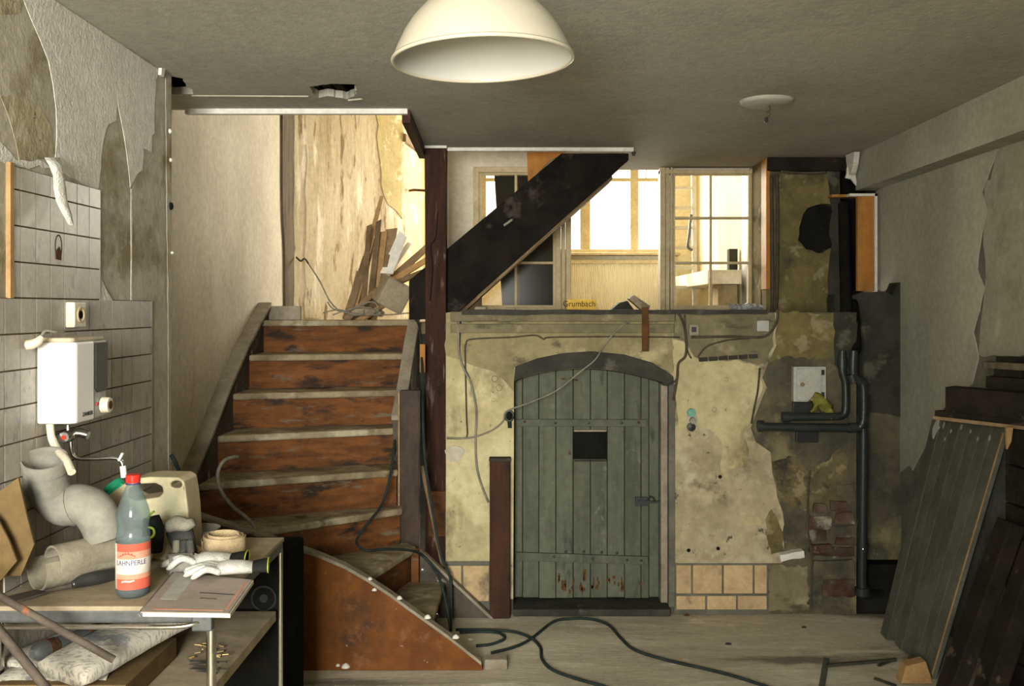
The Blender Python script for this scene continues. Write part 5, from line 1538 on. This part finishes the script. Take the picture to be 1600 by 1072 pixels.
# notebook
nb_ = thing('notebook', 'pinkish spiral notebook on the front corner of the table', 'notebook', T(300, 930))
zq = ZT + .014
c4 = [Fl(220, 955, zq), Fl(357, 957, zq), Fl(394, 905, zq), Fl(272, 893, zq)]
for z0, z1, nm, mt in ((.0005, .010, 'pages', m_labelwhite), (.010, .0125, 'cover', m_book)):
    e = 0 if nm == 'cover' else .003
    MB().hexa([(v.x + e, v.y + e, ZT + z0) for v in c4], [(v.x + e, v.y + e, ZT + z1) for v in c4]).build(nm, mt, nb_)
for i in range(26):
    q = c4[0].lerp(c4[3], (i + .5) / 26)
    MB().tube([(q.x + .006 * math.cos(t) - .001, q.y, ZT + .0065 + .007 * math.sin(t)) for t in [k * math.pi / 4 for k in range(9)]], .0009, 5, 1).build('wire_ring', m_nail, nb_)
fc = lambda u, v: c4[0].lerp(c4[1], u).lerp(c4[3].lerp(c4[2], u), v)
for (u0, u1, v0, v1, mt) in ((.12, .92, .055, .085, m_labelpink), (.50, .92, .50, .52, m_ink), (.55, .75, .36, .375, m_ink), (.10, .30, .30, .95, m_grey), (.93, .96, .1, .9, m_labelpink)):
    q = [fc(u0, v0), fc(u1, v0), fc(u1, v1), fc(u0, v1)]
    MB().hexa([(v.x, v.y, ZT + .0124) for v in q], [(v.x, v.y, ZT + .0129) for v in q]).build('cover_print', mt, nb_)

# scraper with dark handle
sc_ = thing('scraper', 'old scraper with dirty dark handle at the front of the table', 'tool', T(90, 915))
MB().tube([T(112, 915, ZT + .014), T(128, 908, ZT + .018), T(155, 902, ZT + .020), T(182, 896, ZT + .018), T(190, 893, ZT + .016)], [.008, .016, .018, .015, .006], 12, 4).build('handle', m_black, sc_, smooth='all')
MB().tube([T(112, 915, ZT + .014), T(70, 924, ZT + .008)], [.007, .004], 8, 1).build('tang', m_rustrod, sc_)
q0, q1 = T(72, 922, ZT + .006), T(5, 940, ZT + .002)
MB().beam(q0, q1, .05, .003, (0, 1, 0), 1.5).build('blade', m_rustrod, sc_)

# cardboard leaning at the wall end of the table
MB().plate(px_poly([(-14, 778), (30, 746), (42, 800), (55, 850), (34, 899), (-14, 899)], 2.385), XZ(2.38), 0, .006).build('cardboard_sheet', m_card, label='brown cardboard sheet leaning against the tiles behind the elbow pipe', cat='cardboard')
MB().plate(px_poly([(-14, 800), (0, 814), (16, 845), (28, 876), (4, 905), (-14, 915)], 2.34), XZ(2.335), 0, .006).build('cardboard_sheet', m_card, label='torn cardboard flap at the front left corner of the table', cat='cardboard')

# rusty rods in front
MB().tube([P(-60, 897, 2.16), P(0, 932, 2.17), P(178, 1031, 2.23)], .009, 10, 1).build('rusty_rod', m_rustrod, smooth=True, label='upper rusty rod slanting down onto the newspapers', cat='rod')
q0, q1 = P(-60, 912, 2.08), P(72, 1075, 2.10)
dq_ = (q1 - q0).normalized()
q2 = q1 + dq_ * (-(q1.z - .01) / dq_.z)
MB().tube([q0, q2], .010, 10, 1).build('rusty_rod', m_rustrod, smooth=True, label='lower rusty rod slanting down to the floor at the left edge', cat='rod')


# lower shelf: newspapers, cans, screws
def S(x, y, z=ZS):
    return Fl(x, y, z)


cb = MB().box((-1.26, 2.27, ZS), (-.95, 2.60, ZS + .055)).build('cardboard_tray', m_card, label='low cardboard tray under the newspapers on the shelf', cat='box', bevel=.002)
def bundle(name, label, p0, p1, wid, thk, seed, bend=.0):
    """folded newspaper: a soft rounded slab from p0 to p1"""
    r_ = random.Random(seed)
    p0, p1 = Vector(p0), Vector(p1)
    d = (p1 - p0)
    dn = d.normalized()
    s = Vector((-dn.y, dn.x, 0)).normalized()
    n_, m_ = 14, 16
    vs, fs = [], []
    for i in range(n_ + 1):
        t = i / n_
        e = min(1.0, (t * 5) ** .5 * .35 + .65, ((1 - t) * 9) ** .5) if t < 1 else .05
        c = p0 + d * t + Vector((0, 0, bend * math.sin(math.pi * t)))
        for j in range(m_):
            a = 2 * math.pi * j / m_
            cs, sn = math.cos(a), math.sin(a)
            cs = math.copysign(abs(cs) ** .45, cs)
            sn = math.copysign(abs(sn) ** .6, sn)
            vs.append(c + s * (cs * wid / 2 * (.93 + .07 * e)) + Vector((0, 0, sn * thk / 2 * e + .004 * math.sin(5 * t + 3 * cs) + r_.uniform(-.0012, .0012))))
    fs = [(i * m_ + j, i * m_ + (j + 1) % m_, i * m_ + m_ + (j + 1) % m_, i * m_ + m_ + j) for i in range(n_) for j in range(m_)]
    fs += [tuple(range(m_))[::-1], tuple(n_ * m_ + j for j in range(m_))]
    return MB().add(vs, fs).build(name, m_news, smooth='all', label=label, cat='newspaper')


o = bundle('newspaper', 'thick folded newspaper with rounded fold on the lower shelf', (-1.10, 2.26, ZS + .085), (-.925, 2.62, ZS + .125), .17, .055, 1, .01)
tv, tf = text_mesh('hn', .045, .0006)
MB().add([(-1.06 + v.x * .9 + v.y * .3, 2.40 + v.y * .9 - v.x * .3, ZS + .131 + v.z) for v in tv], tf).build('headline', m_ink, o)
o = bundle('newspaper', 'flat newspaper lying left of the thick folded one', (-1.27, 2.36, ZS + .068), (-1.13, 2.72, ZS + .068), .16, .018, 2)
tv, tf = text_mesh('hn', .045, .0006)
MB().add([(-1.17 + v.x * .9 + v.y * .3, 2.44 + v.y * .9, ZS + .080 + v.z) for v in tv], tf).build('headline', m_ink, o)
sv = []
for i in range(9):
    for j in range(5):
        t, q = i / 8, j / 4
        sv.append((-1.27 + .26 * t, 2.272 + .16 * q - (.012 if j == 0 else 0), ZS + .062 + .012 * math.sin(t * 7 + q) * q - (.030 + .012 * math.sin(t * 9) if j == 0 else 0)))
o = MB().add(sv, [(i * 5 + j, i * 5 + j + 1, i * 5 + 6 + j, i * 5 + 5 + j) for i in range(8) for j in range(4)]).build('newspaper', m_news, smooth='all', label='loose newspaper sheet draped over the front of the cardboard tray', cat='newspaper')
sl = o.modifiers.new('thickness', 'SOLIDIFY')
sl.thickness = .002
cg = thing('caulking_gun', 'long grey tool with red bands lying on the shelf newspapers', 'tool', (-1.2, 2.62, ZS + .07))
c0, c1 = P(50, 1022, 2.30), P(205, 970, 2.62)
MB().tube([c0, c0.lerp(c1, .05), c0.lerp(c1, .95), c1], [.010, .022, .022, .015], 14, 1).build('barrel', m_steel, cg, smooth=True)
for t0, t1 in ((.12, .2), (.5, .62), (.66, .86)):
    MB().tube([c0.lerp(c1, t0), c0.lerp(c1, t1)], .0235, 14, 1).build('red_band', m_rust, cg, smooth=True)
pc_ = S(228, 1010)
MB().lathe([(0, .15), (.022, .15), (.022, .002), (0, .002)], (P(224, 0, 2.72).x, 2.72, ZS), 20).build('white_tube', m_white, smooth=True, label='white plastic tube standing on the shelf under the table top', cat='tube')
rr = random.Random(77)
scr = None
for i in range(16):
    q = S(322 + rr.uniform(-22, 26), 1022 + rr.uniform(-9, 9))
    q.z = ZS + .005 + .006 * (i % 3)
    q.x = min(q.x, -.81)
    an = rr.uniform(-.6, .6) + (math.pi if rr.random() > .5 else 0)
    if scr is None:
        s_ = MB().tube([Vector((0, 0, 0)) + q, q + Vector((.016, 0, 0)), q + Vector((.018, 0, 0))], [.0018, .002, .0045], 7, 1)
        scr = s_.build('wood_screw', m_brass, label='brass screw in the little heap on the lower shelf', cat='screw', group='brass screws heaped on the shelf', origin=q)
        scr.rotation_euler = (0, rr.uniform(-.2, .2), an)
    else:
        o = scr.copy()
        COL.objects.link(o)
        o.location = q
        o.rotation_euler = (0, rr.uniform(-.3, .3), an)
nl = None
for i in range(14):
    q = S(322 + rr.uniform(-14, 18), 1046 + rr.uniform(-9, 8))
    q.z = ZS + .003 + .003 * (i % 3)
    an = rr.uniform(-.35, .35)
    if nl is None:
        s_ = MB().tube([q + Vector((-.028, 0, 0)), q + Vector((.028, 0, 0)), q + Vector((.029, 0, 0))], [.0012, .0014, .004], 6, 1)
        nl = s_.build('nail', m_nail, label='steel nail in the bundle beside the brass screws', cat='nail', group='steel nails bundled on the shelf', origin=q)
        nl.rotation_euler = (0, 0, an)
    else:
        o = nl.copy()
        COL.objects.link(o)
        o.location = q
        o.rotation_euler = (0, 0, an)
# white bent hose standing behind the table on the stair
MB().tube([P(372, 714, 4.25), P(362, 715, 4.2), P(348, 722, 4.15), P(340, 742, 4.12), P(346, 768, 4.10), P(365, 793, 4.06), P(384, 808, 4.02), P(397, 822, 3.98), P(396, 830, 3.96), P(380, 834, 3.96)], .008, 9, 5).build(
    'bent_hose', m_greycable, smooth='all', label='pale bent hose rising in front of the stair wall string', cat='hose')

# =================================================================== FLOOR CABLES
def floor_cable(px, r, label):
    r = .0068
    return MB().tube([Fl(x, y, r) for x, y in px], r, 8, 6).build('cable', m_rubber, smooth='all', label=label, cat='cable')


floor_cable([(1230, 1084), (1192, 1071), (1130, 1052), (1036, 1030), (991, 1015), (969, 996), (950, 976), (920, 967), (890, 967), (864, 972), (830, 998), (804, 1011), (768, 1020)], .0085, 'dark green cable arching across the floor to the right')
floor_cable([(712, 984), (755, 984), (800, 987), (828, 996), (844, 1011), (847, 1030), (864, 1047), (905, 1062), (945, 1073), (990, 1090)], .0085, 'dark green cable running from the stairs towards the viewer')
floor_cable([(744, 1009), (766, 1007), (786, 1000), (788, 994), (775, 988), (752, 987), (718, 988)], .0085, 'small loop of green cable at the foot of the stairs')
MB().tube([P(642, 492, 5.44), P(638, 520, 5.40), P(632, 560, 5.16), P(624, 610, 4.96), P(619, 670, 4.80), P(611, 735, 4.60), P(598, 785, 4.55), P(577, 815, 4.40), P(560, 838, 4.35), P(558, 850, 4.30), P(572, 860, 4.25), P(605, 858, 4.33), P(640, 860, 4.45),
          P(660, 868, 4.60), P(682, 895, 4.55), P(693, 925, 4.50), P(700, 960, 4.45), P(704, 984, 4.44)], .0065, 8, 5).build('cable', m_rubber, smooth='all', label='dark green cable hanging down the stair treads', cat='cable')
MB().tube([P(645, 494, 5.46), P(655, 510, 5.2), P(659, 560, 4.95), P(660, 640, 4.80), P(664, 720, 4.76), P(676, 800, 4.72), P(690, 870, 4.66), P(703, 900, 4.62), P(705, 940, 4.58), P(704, 986, 4.44)], .0065, 8, 5).build('cable', m_rubber, smooth='all',
          label='dark cable dropping beside the timber post to the floor', cat='cable')
MB().beam(P(659, 728, 4.82), P(692, 885, 4.76), .018, .014).build('thin_batten', m_scrap, label='thin batten leaning between the newel and the timber post', cat='batten')
MB().box((P(656, 0, 4.95).x, 4.95, P(0, 582, 4.95).z), (P(664, 0, 4.95).x, 4.97, P(0, 538, 4.95).z)).build('wood_offcut', m_pine, label='small orange wood offcut wedged beside the timber post', cat='wood')
# bits lying about
for i, (x, y, s, mt, lb) in enumerate(((1256, 981, .010, m_darkwood, 'small dark chip on the floor near the damp wall'), (1138, 1007, .012, m_darkwood, 'thin dark splinter on the middle of the floor'),
                                       (1062, 1030, .007, m_splinter, 'tiny orange chip beside the long floor cable'), (1073, 946, .012, m_rust, 'brown lump in front of the tan base tiles'), (735, 1000, .010, m_white, 'white crumb inside the cable loop'))):
    c = Fl(x, max(y, 962))
    MB().lathe([(0, s * .7), (s * .6, s * .6), (s, s * .2), (s * .9, 0), (0, 0)], c, 7, Matrix.Diagonal((1.3, .8, 1, 1))).build('floor_chip', mt, label=lb, cat='debris')

# =================================================================== TIMBER ON THE RIGHT
pnl = thing('plank_panel', 'grey tongue-and-groove plank panel leaning on the right wall', 'panel', (1.7, 4.15, 0))
bl, brr = Vector((1.625, 4.42, .0)), Vector((1.64, 3.90, .0))
tl, tr = Vector((1.885, 4.46, 1.00)), Vector((1.895, 3.80, 1.045))
nn = (brr - bl).cross(tl - bl).normalized()
if nn.x > 0:
    nn = -nn
rr = random.Random(9)
NP = 7
for i in range(NP):
    u0, u1 = i / NP + .003, (i + 1) / NP - .003
    jt, jb = rr.uniform(-.012, .012), rr.uniform(0, .03)
    f_ = lambda u, v: bl.lerp(brr, u).lerp(tl.lerp(tr, u), v)
    q = [f_(u0, jb), f_(u1, jb + rr.uniform(-.01, .01) if jb > .01 else jb), f_(u1, 1 + jt), f_(u0, 1 + jt)]
    off = nn * rr.uniform(0, .004)
    MB().hexa([p + off for p in q], [p + off - nn * .022 for p in q]).build('plank', m_plank, pnl, bevel=.001)
q = [f_(.01, .03), f_(.99, .03), f_(.99, .97), f_(.01, .97)]
MB().hexa([p - nn * .010 for p in q], [p - nn * .026 for p in q]).build('backing', m_dark, pnl)
e0, e1 = brr + nn * .002, tr + nn * .002
MB().beam(e0.lerp(e1, .02), e0.lerp(e1, .97), .004, .006).build('splintered_edge', m_splinter, pnl)
for i, (u, v, sz, big) in enumerate(((.10, .96, .05, 1), (.20, .97, .014, 0), (.33, .95, .010, 0), (.46, .97, .012, 0), (.60, .96, .009, 0), (.72, .93, .010, 0), (.27, .91, .008, 0), (.86, .94, .012, 0))):
    c = f_(u, v) + nn * .005
    pp = [(sz * math.cos(t) * rr.uniform(.5, 1.0) * .7, sz * math.sin(t) * rr.uniform(.6, 1.3)) for t in [k * math.pi / 6 for k in range(12)]]
    MB().plate(pp, lambda u_, v_, d, c=c: c + (brr - bl).normalized() * u_ - (tl - bl).normalized() * v_ + nn * d, -.004, .001).build('flaking_paint', m_grey if big else m_dusttrim, pnl)

rack = thing('timber_rack', 'dark board crate carrying the stacked old planks by the right wall', 'crate', (1.85, 3.5, 0))
for i in range(7):
    z0 = .015 + .149 * i
    MB().box((1.862, 3.40, z0), (1.880, 3.72, z0 + .14)).build('side_board', m_darkplank, rack, bevel=.003)
    MB().box((1.862, 3.72, z0), (1.94, 3.74, z0 + .14)).build('end_board', m_darkplank, rack, bevel=.003)
MB().box((1.880, 3.40, .0), (1.90, 3.43, 1.05)).build('corner_post', m_darkplank, rack)
MB().box((1.915, 3.40, .0), (1.94, 3.43, 1.05)).build('corner_post', m_darkplank, rack)
MB().plate([(P(1572, 668, 3.39).x, P(0, 668, 3.39).z), (P(1582, 668, 3.39).x, P(0, 668, 3.39).z), (P(1579, 690, 3.39).x, P(0, 690, 3.39).z), (P(1573, 702, 3.39).x, P(0, 702, 3.39).z)], XZ(3.385), 0, .012).build('splinter', m_splinter, rack)
D = Vector((.185, -.32, 0)).normalized()
stack = [  # left end px, depth at the left end, width, height, material, label
    (1465, 652, 3.92, .16, .014, m_scrap, 'lowest thin board with pale edge in the horizontal plank stack'),
    (1476, 641, 3.90, .16, .022, m_darkplank, 'thin black board second from the bottom of the plank stack'),
    (1484, 624, 3.86, .15, .098, m_darkplank, 'thick black timber in the middle of the plank stack'),
    (1545, 597, 3.80, .12, .045, m_darkplank, 'dark board resting on the thick black timber'),
    (1556, 583, 3.80, .12, .03, m_darkplank, 'black board under the brown splintered one in the plank stack'),
    (1540, 572, 3.80, .12, .026, m_oldtimber, 'brown splintered board near the top of the plank stack'),
    (1570, 553, 3.78, .10, .020, m_darkplank, 'topmost short dark board of the plank stack'),
]
zprev = 1.056
for i, (x, y, Y, w_, h_, mt, lb) in enumerate(stack):
    a = P(x, y, Y)
    ln = (1.925 - a.x) / D.x
    zc = zprev + h_ / 2 + .001
    a.z = zc
    b = a + D * ln
    sd = Vector((D.y, -D.x, 0))
    off = sd * (-w_ / 2 * .0)
    MB().beam(a + off, b + off, w_ * .6, h_, sd, 1.0, rr.uniform(-.02, .02)).build('stacked_plank', mt, label=lb, cat='plank', group='planks stacked by the right wall', bevel=.002)
    zprev = zc + h_ / 2
# leaning beams in the corner
for (p0, p1, w_, h_, mt, lb) in (
        ((1.575, 3.60, .045), (1.825, 3.62, .70), .11, .06, m_darkplank, 'dark square beam leaning next to the grey plank panel'),
        ((1.60, 3.40, .05), (1.82, 3.42, .66), .10, .07, m_darkplank, 'second dark leaning beam at the right edge'),
        ((1.62, 3.20, .02), (1.86, 3.23, .55), .09, .022, m_plank, 'narrow grey plank leaning at the right edge of the picture')):
    MB().beam(p0, p1, h_, w_, (1, 0, 0)).build('leaning_beam', mt, label=lb, cat='beam', bevel=.006)
o = MB().plate([(0, 0), (.13, -.01), (.10, .09), (.02, .07)], lambda u, v, d: (1.495 + u, 3.84 + d, .004 + max(v, 0)), 0, .06).build('wood_wedge', m_splinter, label='light split wood wedge on the floor below the plank panel', cat='wood', bevel=.003)
MB().beam(Fl(1292, 1040, .012), Fl(1400, 1031, .012), .012, .012).build('thin_rod', m_darkwood, label='thin dark stick lying on the floor towards the planks', cat='stick')
MB().beam(Fl(1282, 1085, .006), Fl(1291, 1030, .006), .022, .012).build('short_batten', m_plank, label='short grey batten lying on the floor at the lower right', cat='batten')
for i, (x0, y0, x1, y1, lb) in enumerate(((1372, 1040, 1400, 1030, 'upper splinter on the floor beside the wood wedge'), (1366, 1060, 1400, 1072, 'lower splinter on the floor beside the wood wedge'))):
    MB().beam(Fl(x0, y0, .006), Fl(x1, y1, .006), .010, .008).build('splinter', m_darkwood, label=lb, cat='splinter')
